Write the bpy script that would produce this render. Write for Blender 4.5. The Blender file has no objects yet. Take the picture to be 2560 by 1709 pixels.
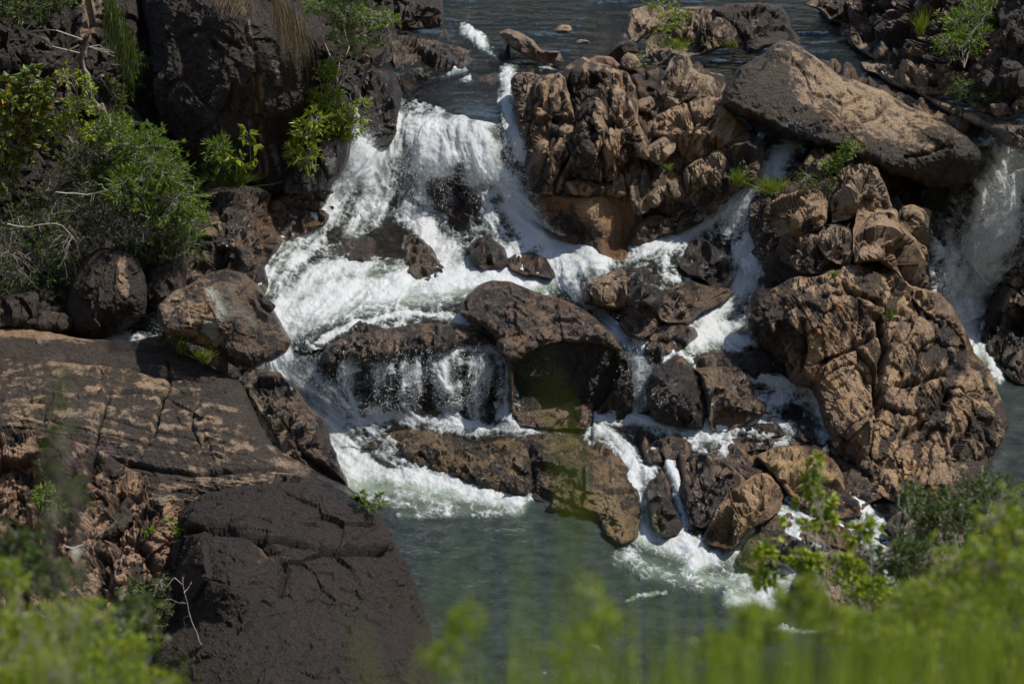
import bpy, math, random
import numpy as np
# ---------------------------------------------------------------- camera, sky, sun, exposure
S = bpy.context.scene
C = S.collection
H = 30.0; PITCH = math.radians(24.0); F = 5896.0; CX, CY = 1280.0, 854.5
cam = bpy.data.cameras.new('camera'); camo = bpy.data.objects.new('camera', cam); C.objects.link(camo)
camo.location = (0, 0, H); camo.rotation_euler = (math.pi/2 - PITCH, 0, 0)
cam.sensor_width = 36; cam.lens = F/2560*36; cam.clip_start = .1; cam.clip_end = 2000
cam.dof.use_dof = True; cam.dof.focus_distance = 66.0; cam.dof.aperture_fstop = 1.7
S.camera = camo
SUN_EL, SUN_AZ = 61.0, 84.0         # azimuth measured from +Y (away from the camera) towards +X
w = bpy.data.worlds.new('World'); S.world = w; w.use_nodes = True
nt = w.node_tree; bg = nt.nodes['Background']; sk = nt.nodes.new('ShaderNodeTexSky')
sk.sky_type = 'NISHITA'; sk.sun_disc = False; sk.sun_elevation = math.radians(SUN_EL); sk.sun_rotation = math.radians(SUN_AZ)
nt.links.new(sk.outputs[0], bg.inputs[0]); bg.inputs[1].default_value = .105
sl = bpy.data.lights.new('sun', 'SUN'); sl.energy = 3.5; sl.angle = math.radians(1.2); sl.color = (1, .95, .87)
so = bpy.data.objects.new('sun', sl); C.objects.link(so); so.location = (30, 30, 60)
so.rotation_euler = (math.radians(90-SUN_EL), 0, math.radians(180-SUN_AZ))
S.view_settings.view_transform = 'Standard'; S.view_settings.look = 'None'
S.view_settings.exposure = 0.66; S.view_settings.gamma = 1
S.cycles.max_bounces = 6; S.cycles.transparent_max_bounces = 12
S.cycles.caustics_reflective = False; S.cycles.caustics_refractive = False

# ---------------------------------------------------------------- geometry of the view
cp, sp = math.cos(PITCH), math.sin(PITCH)
def ray(px, py):
    a = (np.asarray(px, float)-CX)/F; b = (CY-np.asarray(py, float))/F
    return a, cp + sp*b, -sp + cp*b
def P(px, py, Y):
    dx, dy, dz = ray(px, py); t = Y/dy
    return np.stack([dx*t, Y+0*dx, H+dz*t], -1)
def Yz(px, py, z):
    dx, dy, dz = ray(px, py); return (z-H)*dy/dz
def zY(px, py, Y):
    dx, dy, dz = ray(px, py); return H+dz/dy*Y
# ---------------------------------------------------------------- noise
def _h(ix, iy, iz, s):
    n = (ix*73856093) ^ (iy*19349663) ^ (iz*83492791) ^ (s*2654435761 & 0x7fffffff)
    n = (n ^ (n >> 13))*1274126177 & 0x7fffffff
    n = (n ^ (n >> 16))*668265263 & 0x7fffffff
    return (n & 0xffff)/65535.0
def vnoise(p, s=0):
    i = np.floor(p).astype(np.int64); f = p-i; f = f*f*f*(f*(f*6-15)+10); r = 0
    for a in (0, 1):
        for b in (0, 1):
            for c in (0, 1):
                wgt = (f[..., 0] if a else 1-f[..., 0])*(f[..., 1] if b else 1-f[..., 1])*(f[..., 2] if c else 1-f[..., 2])
                r = r + wgt*_h(i[..., 0]+a, i[..., 1]+b, i[..., 2]+c, s)
    return r*2-1
def fbm(p, o=4, s=0, g=.5):
    r = 0; a = 1.; t = 0
    for k in range(o):
        r = r+a*vnoise(p*2**k+17.3*k, s+k); t += a; a *= g
    return r/t
def ridged(p, o=4, s=0):
    r = 0; a = 1.; t = 0
    for k in range(o):
        r = r+a*(1-2*np.abs(vnoise(p*2.1**k+9.7*k, s+k))); t += a; a *= .5
    return r/t
def cell(p, s=0):
    i = np.floor(p).astype(np.int64); d1 = np.full(p.shape[:-1], 9.); d2 = d1.copy(); idv = np.zeros(p.shape[:-1])
    for a in (-1, 0, 1):
        for b in (-1, 0, 1):
            for c in (-1, 0, 1):
                j = i+np.array([a, b, c]); q = np.stack([_h(j[..., 0], j[..., 1], j[..., 2], s+k) for k in (1, 2, 3)], -1)+j
                d = np.sqrt(((q-p)**2).sum(-1)); idn = _h(j[..., 0], j[..., 1], j[..., 2], s+7)
                m = d < d1; d2 = np.where(m, d1, np.minimum(d2, d)); idv = np.where(m, idn, idv); d1 = np.where(m, d, d1)
    return d1, d2-d1, idv
def facet(p, s=0):
    """Voronoi cells that each carry a plane of random tilt: chiselled rock faces"""
    i = np.floor(p).astype(np.int64); d1 = np.full(p.shape[:-1], 9.); d2 = d1.copy(); v = np.zeros(p.shape[:-1])
    for a in (-1, 0, 1):
        for b in (-1, 0, 1):
            for c in (-1, 0, 1):
                j = i+np.array([a, b, c]); h = [_h(j[..., 0], j[..., 1], j[..., 2], s+k) for k in range(1, 8)]
                o = p-(np.stack(h[:3], -1)+j); d = np.sqrt((o**2).sum(-1)); w_ = (h[3]-.5)*.9+(h[4]-.5)*2.4*o[..., 0]+(h[5]-.5)*2.4*o[..., 1]+(h[6]-.5)*2.4*o[..., 2]
                m = d < d1; d2 = np.where(m, d1, np.minimum(d2, d)); v = np.where(m, w_, v); d1 = np.where(m, d, d1)
    return d1, d2-d1, v
def sstep(a, b, x):
    t = np.clip((x-a)/(b-a), 0, 1); return t*t*(3-2*t)
# ---------------------------------------------------------------- mesh helpers
def mesh(name, v, f, mat, attrs=None, smooth=True, k=4, parent=None, uv=None):
    v = np.asarray(v, np.float32); f = np.asarray(f, np.int32)
    me = bpy.data.meshes.new(name); me.vertices.add(len(v)); me.vertices.foreach_set('co', v.ravel())
    me.loops.add(f.size); me.loops.foreach_set('vertex_index', f.ravel())
    me.polygons.add(len(f)); me.polygons.foreach_set('loop_start', np.arange(0, f.size, k, dtype=np.int32))
    me.update(calc_edges=True)
    me.polygons.foreach_set('use_smooth', np.full(len(f), smooth)); me.materials.append(mat)
    for n, a in (attrs or {}).items():
        a = np.asarray(a, np.float32)
        if a.ndim == 1: at = me.attributes.new(n, 'FLOAT', 'POINT'); at.data.foreach_set('value', a)
        else: at = me.attributes.new(n, 'FLOAT_VECTOR', 'POINT'); at.data.foreach_set('vector', a.ravel())
    me.validate(); o = bpy.data.objects.new(name, me); C.objects.link(o)
    if parent: o.parent = parent
    return o
def tag(o, label=None, cat=None, group=None, kind=None):
    if label: o['label'] = label
    if cat: o['category'] = cat
    if group: o['group'] = group
    if kind: o['kind'] = kind
    return o
def empty(name, loc, label, cat, group=None):
    o = bpy.data.objects.new(name, None); C.objects.link(o); o.location = tuple(map(float, loc)); return tag(o, label, cat, group)
def inpoly(x, y, pl):
    r = np.zeros(np.shape(x), bool); n = len(pl)
    for i in range(n):
        x0, y0 = pl[i]; x1, y1 = pl[(i+1) % n]
        if y0 == y1: continue
        c = ((y0 > y) != (y1 > y)) & (x < (x1-x0)*(y-y0)/(y1-y0)+x0); r ^= c
    return r
def segdist(x, y, pl, closed=True):
    best = np.full(np.shape(x), 1e9); bx = np.zeros_like(best); by = np.zeros_like(best); n = len(pl)
    for i in range(n if closed else n-1):
        x0, y0 = pl[i]; x1, y1 = pl[(i+1) % n]; dx, dy = x1-x0, y1-y0; L = dx*dx+dy*dy+1e-9
        t = np.clip(((x-x0)*dx+(y-y0)*dy)/L, 0, 1); qx = x0+t*dx; qy = y0+t*dy
        d = np.hypot(x-qx, y-qy); m = d < best; best = np.where(m, d, best); bx = np.where(m, qx, bx); by = np.where(m, qy, by)
    return best, bx, by
def smoothpoly(pl, step=9, jit=3., seed=0, te=.32):
    pl = np.array(pl, float); n = len(pl); out = []
    for i in range(n):
        p0, p1, p2, p3 = pl[i-1], pl[i], pl[(i+1) % n], pl[(i+2) % n]
        m = max(1, int(np.hypot(*(p2-p1))/step))
        for j in range(m):
            t = j/m; a = te*(p2-p0); b = te*(p3-p1)
            out.append((2*t**3-3*t*t+1)*p1+(t**3-2*t*t+t)*a+(-2*t**3+3*t*t)*p2+(t**3-t*t)*b)
    o = np.array(out); q = np.concatenate([o/24, np.full((len(o), 1), seed*3.7)], 1)
    o[:, 0] += jit*fbm(q, 4, 1, .6); o[:, 1] += jit*fbm(q, 4, 5, .6); return o
# zoom frames used when reading positions off the place: origin and scale
VW = {0: (0, 0, 1.), 1: (0, 0, .5485), 2: (800, 0, .5485), 3: (1560, 0, .5485), 4: (0, 800, .58), 5: (650, 650, .478), 6: (1400, 600, .51), 7: (1400, 1200, .494)}
def V(v, pts):
    ox, oy, s = VW[v]; return [(ox+s*p[0], oy+s*p[1])+tuple(p[2:]) for p in pts]
# ---------------------------------------------------------------- the lie of the land: heights of bed and banks
zc = [(1000,-200,7.2),(1500,-200,7.2),(2000,-200,7.2),(1100,-60,7.2),(1500,-60,7.2),(2000,-60,7.2),(1100,60,7.2),(1400,110,7.15),(1200,150,7.1),(1600,100,7.2),
 (2050,60,7.2),(2080,150,7.1),(2200,250,7.0),(2380,320,6.9),(2470,370,6.6),(2510,410,5.9),(2480,600,3.2),(2440,800,.25),(2350,600,3.3),
 (1000,210,6.95),(1150,280,6.75),(1250,200,7.0),(1270,330,6.4),(900,230,6.8),
 (1100,430,5.3),(1000,430,5.2),(1230,450,5.1),(1100,560,3.9),(1100,650,3.35),(1000,650,3.35),(800,650,3.35),(690,660,3.4),(850,470,4.8),(820,560,4.0),
 (1300,560,4.1),(1420,640,3.4),(700,760,3.0),(900,760,3.1),(1150,760,3.15),(1380,700,3.3),(1500,760,2.9),
 (800,860,2.65),(950,880,2.6),(1150,880,2.6),(680,850,2.4),(740,960,1.35),(800,1040,.8),(900,1045,.75),(1200,1055,.75),(1000,1130,.4),(900,1140,.15),(850,1200,0),(1100,1200,.15),(1300,1130,.75),(1300,1270,0),
 (1950,370,6.3),(1880,450,5.6),(1800,530,4.6),(1700,600,3.9),(1560,640,3.5),(1850,660,3.55),(1880,710,3.2),(1800,800,2.5),(1780,870,2.3),(1860,910,2.15),(1950,960,1.7),(2030,1010,1.35),(1900,1060,1.0),(1700,1080,.9),(1550,1050,.85),(2080,1130,.7),(2120,1200,.4),
 (1500,860,2.4),(1510,1010,.95),(1600,1310,.12),(1650,1390,0),(1760,1340,.15),(1900,1290,.45),(2050,1280,.5),(2200,1310,.25),(1900,1400,.05),(1850,1500,0),
 (1100,1400,0),(1300,1600,0),(1700,1650,0),(2500,1600,0),(2700,1200,0),(2500,1000,0),(2450,880,0),(2300,1150,0),(1400,1900,0),(2600,1900,0),(300,1900,0),(-400,1900,0),(2960,1600,0),(2960,900,0),
 (700,1150,0),(600,1300,0),(300,1500,0),(600,1709,0),(0,1400,0),(0,1100,.3),(-400,1300,0),
 (2960,100,9.5),(2600,100,8.6),(2300,60,8.0),(2700,330,7.0),(2960,500,3.0)]
yc = [(0,830,60.2),(250,800,60.9),(450,770,61.6),(-400,800,60),(300,620,63.6),(0,600,63.5),(0,300,67),(0,0,70),(-400,0,69),(-400,400,66),(300,300,67.6),(300,0,71),
 (600,480,67.4),(560,600,65.5),(600,300,68.6),(700,0,71),(700,-200,73),(0,-200,73),(850,300,68.9),(880,120,71.5),(-400,-200,72),
 (1400,300,68.8),(1600,300,69),(1750,250,69.4),(1650,130,72.5),(1450,500,66.8),(1650,500,66.6),(2150,520,65.2),(2280,480,66.6),(2050,600,63.9),(2200,700,62.8),(1980,780,61.8),(2100,950,61),(2650,600,69.3),(2560,760,69.3),(1480,700,63.2),(1600,700,62.6),(1620,900,60.6),(1700,950,60.4)]
zz = np.array([(x, y, z) for x, y, z in zc]+[(x, y, float(zY(x, y, Y))) for x, y, Y in yc])
def _k(r): return np.sqrt(r*r+45.**2)
_A = _k(np.hypot(zz[:, None, 0]-zz[None, :, 0], zz[:, None, 1]-zz[None, :, 1])); _n = len(zz)
_M = np.block([[_A+np.eye(_n)*-2.0*0, np.ones((_n, 1))], [np.ones((1, _n)), np.zeros((1, 1))]])
_w = np.linalg.solve(_M, np.append(zz[:, 2], 0))
GX0, GX1, GY0, GY1, GS = -420., 2980., -220., 1960., 10.
gx = np.arange(GX0, GX1+1, GS); gy = np.arange(GY0, GY1+1, GS); GXX, GYY = np.meshgrid(gx, gy)
Zc = np.full(GXX.shape, _w[-1])
for i in range(_n): Zc += _w[i]*_k(np.hypot(GXX-zz[i, 0], GYY-zz[i, 1]))
def bil(A, x, y, x0=GX0, y0=GY0, s=GS):
    u = np.clip((x-x0)/s, 0, A.shape[1]-1.001); v = np.clip((y-y0)/s, 0, A.shape[0]-1.001)
    i = u.astype(int); j = v.astype(int); a = u-i; b = v-j
    return A[j, i]*(1-a)*(1-b)+A[j, i+1]*a*(1-b)+A[j+1, i]*(1-a)*b+A[j+1, i+1]*a*b
def zbed(x, y):
    z = bil(Zc, x, y); return z*sstep(0, .3, z)
def Ybed(x, y): return Yz(x, y, zbed(np.asarray(x, float), np.asarray(y, float)))
# ---------------------------------------------------------------- materials
class NT:
    def __init__(s, name):
        s.m = bpy.data.materials.new(name); s.m.use_nodes = True; s.t = s.m.node_tree; s.t.nodes.clear()
        s.out = s.n('ShaderNodeOutputMaterial')
    def n(s, ty, **kw):
        x = s.t.nodes.new(ty)
        for k, v in kw.items(): setattr(x, k, v)
        return x
    def l(s, a, b): s.t.links.new(a, b)
    def put(s, inp, v):
        if isinstance(v, bpy.types.NodeSocket): s.l(v, inp)
        else: inp.default_value = v
    def attr(s, name):
        return s.n('ShaderNodeAttribute', attribute_name=name)
    def math(s, op, a, b=0., c=0., clamp=False):
        x = s.n('ShaderNodeMath', operation=op, use_clamp=clamp); s.put(x.inputs[0], a); s.put(x.inputs[1], b); s.put(x.inputs[2], c); return x.outputs[0]
    def noise(s, co, scale, detail=4., rough=.55, dist=0.):
        x = s.n('ShaderNodeTexNoise'); s.l(co, x.inputs['Vector']); x.inputs['Scale'].default_value = scale
        x.inputs['Detail'].default_value = detail; x.inputs['Roughness'].default_value = rough; x.inputs['Distortion'].default_value = dist; return x.outputs['Fac']
    def map(s, co, sc=(1, 1, 1), rot=(0, 0, 0)):
        x = s.n('ShaderNodeMapping'); s.l(co, x.inputs['Vector']); x.inputs['Scale'].default_value = sc; x.inputs['Rotation'].default_value = rot; return x.outputs[0]
    def mr(s, v, a, b, c=0., d=1., smooth=True):
        x = s.n('ShaderNodeMapRange'); x.interpolation_type = 'SMOOTHSTEP' if smooth else 'LINEAR'; x.clamp = True
        s.put(x.inputs[0], v); x.inputs[1].default_value = a; x.inputs[2].default_value = b; x.inputs[3].default_value = c; x.inputs[4].default_value = d; return x.outputs[0]
    def mix(s, f, a, b, mode='MIX'):
        x = s.n('ShaderNodeMix', data_type='RGBA', blend_type=mode); s.put(x.inputs[0], f)
        for i, v in ((6, a), (7, b)):
            if isinstance(v, tuple): x.inputs[i].default_value = (*v, 1)
            else: s.l(v, x.inputs[i])
        return x.outputs[2]
    def bump(s, h, dist, strength=1., nrm=None):
        x = s.n('ShaderNodeBump'); x.inputs['Distance'].default_value = dist; x.inputs['Strength'].default_value = strength; s.l(h, x.inputs['Height'])
        if nrm: s.l(nrm, x.inputs['Normal'])
        return x.outputs[0]

def rock_material(name='granite'):
    t = NT(name); co = t.n('ShaderNodeTexCoord').outputs['Object']
    A = {k: t.attr(k).outputs['Fac'] for k in ('coat', 'warm', 'wet', 'lich', 'crev')}
    tint = t.attr('tint').outputs['Color']
    big = t.noise(co, .55, 5, .6, .6); mid = t.noise(co, 2.3, 6, .68, .3); fine = t.noise(co, 17, 5, .72); gr = t.noise(co, 34, 3, .85)
    base = t.mix(t.mr(mid, .36, .62), (.235, .155, .082), (.50, .345, .19))
    base = t.mix(t.mr(big, .42, .62, 0, .75), base, (.27, .195, .155)); base = t.mix(t.mr(t.noise(co, .8, 5, .62, .5), .52, .66, 0, .55), base, (.36, .20, .07))
    base = t.mix(t.mr(gr, .46, .60, 0, .75), base, (.62, .48, .35)); base = t.mix(t.mr(gr, .50, .36, 0, .55), base, (.09, .06, .045))
    # orange iron stain
    wm = t.math('ADD', A['warm'], t.mr(t.noise(co, .9, 4, .6), .35, .75, -.35, .35), clamp=True)
    base = t.mix(t.math('MULTIPLY', wm, .8), base, (.30, .14, .048))
    # dark weathering coat, also carrying some painted shade: patches at several sizes with ragged edges and streaks down the face
    st = t.noise(t.map(co, (1.6, 1.6, .35)), 1.5, 6, .7, .4)
    k = t.math('ADD', t.math('MULTIPLY', st, 1.5), t.math('MULTIPLY', fine, .5))
    k = t.math('ADD', k, t.math('MULTIPLY', mid, .7))
    k = t.math('ADD', k, t.math('MULTIPLY', A['coat'], .95))
    k = t.math('ADD', k, t.math('MULTIPLY', gr, .3))
    cm = t.mr(k, 1.52, 1.68, 0, .93)
    coat = t.mix(t.mr(fine, .42, .66), (.017, .0145, .013), (.085, .062, .046))
    col = t.mix(cm, base, coat)
    lm = t.math('ADD', t.math('MULTIPLY', A['lich'], .6), t.math('ADD', t.math('MULTIPLY', mid, .6), t.math('MULTIPLY', fine, .6)))
    col = t.mix(t.mr(lm, .84, .93, 0, .85), col, t.mix(t.mr(gr, .4, .6), (.30, .31, .24), (.52, .52, .46)))
    col = t.mix(t.math('MULTIPLY', A['crev'], .75), col, (.035, .026, .020))
    wetd = t.mix(A['wet'], (1., 1., 1.), (.42, .385, .355))
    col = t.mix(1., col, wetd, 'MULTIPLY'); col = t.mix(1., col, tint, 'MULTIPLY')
    b = t.n('ShaderNodeBsdfPrincipled'); t.l(col, b.inputs['Base Color'])
    t.l(t.math('SUBTRACT', .64, t.math('MULTIPLY', A['wet'], t.mr(fine, .3, .7, .34, .52))), b.inputs['Roughness'])
    t.l(t.math('ADD', .42, t.math('MULTIPLY', A['wet'], .5)), b.inputs['Specular IOR Level'])
    v = t.n('ShaderNodeTexVoronoi', feature='DISTANCE_TO_EDGE'); t.l(t.map(co, (1, 1, .55), (.3, .5, .2)), v.inputs['Vector']); v.inputs['Scale'].default_value = 1.7
    crk = t.mr(v.outputs['Distance'], 0, .035)
    strat = t.noise(t.map(co, (1., 1., 5.), (.35, .3, 0)), 2.1, 6, .7, .3)
    n = t.bump(t.math('ADD', t.math('ADD', mid, t.math('MULTIPLY', strat, .8)), t.math('MULTIPLY', crk, .12)), .34, .85)
    n = t.bump(fine, .10, .9, n); n = t.bump(gr, .025, .8, n); t.l(n, b.inputs['Normal'])
    t.l(b.outputs[0], t.out.inputs[0]); return t.m
M_ROCK = rock_material()

def leaf_material(name, c1, c2, c3=None, trans=.35, rough=.42):
    t = NT(name); v = t.attr('var').outputs['Fac']
    col = t.mix(t.mr(v, .1, .75), c1, c2)
    if c3: col = t.mix(t.mr(v, .93, .95), col, c3)
    co = t.n('ShaderNodeTexCoord').outputs['Object']
    col = t.mix(t.mr(t.noise(co, 9, 3), .3, .7, 0, .45), col, (c1[0]*.6, c1[1]*.62, c1[2]*.6))
    b = t.n('ShaderNodeBsdfPrincipled'); t.l(col, b.inputs['Base Color']); b.inputs['Roughness'].default_value = rough; b.inputs['Specular IOR Level'].default_value = .4
    tr = t.n('ShaderNodeBsdfTranslucent'); t.l(t.mix(.5, col, (.22, .34, .03)), tr.inputs[0])
    mx = t.n('ShaderNodeMixShader'); mx.inputs[0].default_value = trans; t.l(b.outputs[0], mx.inputs[1]); t.l(tr.outputs[0], mx.inputs[2]); t.l(mx.outputs[0], t.out.inputs[0]); return t.m
def plain_material(name, c, rough=.8, var=.3, scale=8):
    t = NT(name); co = t.n('ShaderNodeTexCoord').outputs['Object']; n = t.noise(co, scale, 5, .65)
    b = t.n('ShaderNodeBsdfPrincipled'); t.l(t.mix(t.mr(n, .3, .7), tuple(x*(1-var) for x in c), tuple(min(1, x*(1+var)) for x in c)), b.inputs['Base Color'])
    b.inputs['Roughness'].default_value = rough; t.l(t.bump(n, .03, .7), b.inputs['Normal']); t.l(b.outputs[0], t.out.inputs[0]); return t.m

def veil_material():
    t = NT('spray_veil'); geo = t.n('ShaderNodeNewGeometry').outputs['Position']; st = t.attr('st').outputs['Color']; den = t.attr('dens').outputs['Fac']
    a = t.noise(st, 16, 4, .8, .2); b = t.noise(geo, 30, 3, .85); c = t.noise(geo, 1.3, 4, .6)
    k = t.math('ADD', t.math('MULTIPLY', a, .6), t.math('ADD', t.math('MULTIPLY', b, .7), t.math('ADD', t.math('MULTIPLY', c, .6), t.math('MULTIPLY', den, .35))))
    d = t.n('ShaderNodeBsdfDiffuse'); d.inputs[0].default_value = (.85, .9, .93, 1); tl = t.n('ShaderNodeBsdfTranslucent'); tl.inputs[0].default_value = (.85, .9, .93, 1)
    m = t.n('ShaderNodeMixShader'); m.inputs[0].default_value = .5; t.l(d.outputs[0], m.inputs[1]); t.l(tl.outputs[0], m.inputs[2])
    tr = t.n('ShaderNodeBsdfTransparent'); m2 = t.n('ShaderNodeMixShader'); t.l(t.math('MULTIPLY', t.mr(k, 1.12, 1.42, 0, .75), t.mr(den, .25, .6)), m2.inputs[0]); t.l(tr.outputs[0], m2.inputs[1]); t.l(m.outputs[0], m2.inputs[2]); t.l(m2.outputs[0], t.out.inputs[0]); return t.m
def water_material(name='water'):
    t = NT(name); geo = t.n('ShaderNodeNewGeometry').outputs['Position']
    foam = t.attr('foam').outputs['Fac']; den = t.attr('dens').outputs['Fac']; deep = t.attr('deep').outputs['Fac']; st = t.attr('st').outputs['Color']; fall = t.attr('fall').outputs['Fac']
    n1 = t.noise(st, 9.0, 5, .75, .3); n2 = t.noise(geo, 14, 4, .75, .5); n3 = t.noise(geo, 2.1, 4, .6)
    f = t.math('ADD', foam, t.math('MULTIPLY', t.math('SUBTRACT', n1, .5), .8)); f = t.math('ADD', f, t.math('MULTIPLY', t.math('SUBTRACT', n2, .5), .6))
    fm = t.mr(f, .30, .95, 0, .98)
    # the water itself
    rip = t.noise(t.map(geo, (.45, 1., 1.), (0, 0, .12)), 3.4, 5, .62, .5); rip2 = t.noise(t.map(geo, (.6, 1., 1.)), 11, 4, .6, .3)
    nb = t.bump(rip, .60, 1.); nb = t.bump(rip2, .07, .9, nb)
    gl = t.n('ShaderNodeBsdfGlossy'); gl.inputs['Roughness'].default_value = .06; gl.inputs[0].default_value = (1, 1, 1, 1); t.l(nb, gl.inputs['Normal'])
    body = t.n('ShaderNodeBsdfDiffuse'); t.l(t.mix(t.mr(den, .15, .8), t.mix(t.attr('up').outputs['Fac'], t.mix(t.mr(n3, .3, .7), (.013, .019, .018), (.031, .041, .038)), (.007, .010, .010)), (.22, .27, .20)), body.inputs[0])
    tr = t.n('ShaderNodeBsdfTransparent'); tr.inputs[0].default_value = (.80, .78, .70, 1)
    m1 = t.n('ShaderNodeMixShader'); t.l(deep, m1.inputs[0]); t.l(tr.outputs[0], m1.inputs[1]); t.l(body.outputs[0], m1.inputs[2])
    fr = t.n('ShaderNodeFresnel'); fr.inputs[0].default_value = 1.34; t.l(nb, fr.inputs['Normal'])
    m2 = t.n('ShaderNodeMixShader'); t.l(fr.outputs[0], m2.inputs[0]); t.l(m1.outputs[0], m2.inputs[1]); t.l(gl.outputs[0], m2.inputs[2])
    # foam and white water
    fc = t.mix(t.mr(t.math('ADD', f, t.math('MULTIPLY', n3, .4)), .6, 1.25), (.42, .48, .45), (.86, .89, .90))
    fb = t.n('ShaderNodeBsdfPrincipled'); t.l(fc, fb.inputs['Base Color']); fb.inputs['Roughness'].default_value = .55
    nf = t.bump(n1, .06, .7); nf = t.bump(n2, .035, .8, nf); t.l(nf, fb.inputs['Normal'])
    ft = t.n('ShaderNodeBsdfTranslucent'); t.l(fc, ft.inputs[0]); t.l(nf, ft.inputs['Normal'])
    mf = t.n('ShaderNodeMixShader'); mf.inputs[0].default_value = .45; t.l(fb.outputs[0], mf.inputs[1]); t.l(ft.outputs[0], mf.inputs[2])
    m3 = t.n('ShaderNodeMixShader'); t.l(fm, m3.inputs[0]); t.l(m2.outputs[0], m3.inputs[1]); t.l(mf.outputs[0], m3.inputs[2])
    t.l(m3.outputs[0], t.out.inputs[0]); return t.m
M_WATER = water_material()

# ---------------------------------------------------------------- riverbed and banks: one ground sheet
def grid_normals(Q):
    du = np.gradient(Q, axis=1); dv = np.gradient(Q, axis=0); n = np.cross(dv, du); n /= np.linalg.norm(n, axis=-1, keepdims=True)+1e-9
    v = Q-np.array([0, 0, H]); s = np.sign(-(n*v).sum(-1, keepdims=True)); return n*np.where(s == 0, 1, s)
def relief(Q, amp=1., s=0, crk=1., scale=1., strat=0., fa=1.):
    """rock surface relief in metres at world points Q: lumps, chiselled faces, joints, grain"""
    q = Q*scale+s*3.1
    warp = np.stack([fbm(q*.8+k*11, 2, 20+k) for k in range(3)], -1)*.22
    d1, e, tl = facet((q+warp)*np.array([1.0, 1.0, .55])*.8, s)
    d2, e2, tl2 = facet((q+warp*.5)*np.array([2.3, 2.3, 1.3]), s+3)
    d3, e3, tl3 = facet(q*np.array([6.0, 6.0, 3.6]), s+6)
    r = .20*fbm(q*.5, 3, s)+fa*(.40*tl+.20*tl2+.075*tl3)+.045*fbm(q*6, 3, s+9, .65)+(1-fa)*(.22*fbm(q*1.3, 4, s+4)+.035*facet(q*np.array([4.2, 4.2, 2.6]), s+12)[2]+.05*fbm(q*9, 2, s+5))
    r = r-.12*np.exp(-(e/.035)**2)*crk-.05*np.exp(-(e2/.05)**2)*crk
    if strat: r = r+strat*.07*ridged(q*np.array([.7, .7, 3.6]), 3, s+5)
    cre = (np.exp(-(e/.045)**2)+.7*np.exp(-(e2/.05)**2))*crk
    return amp*r, np.clip(cre, 0, 1)
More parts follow.
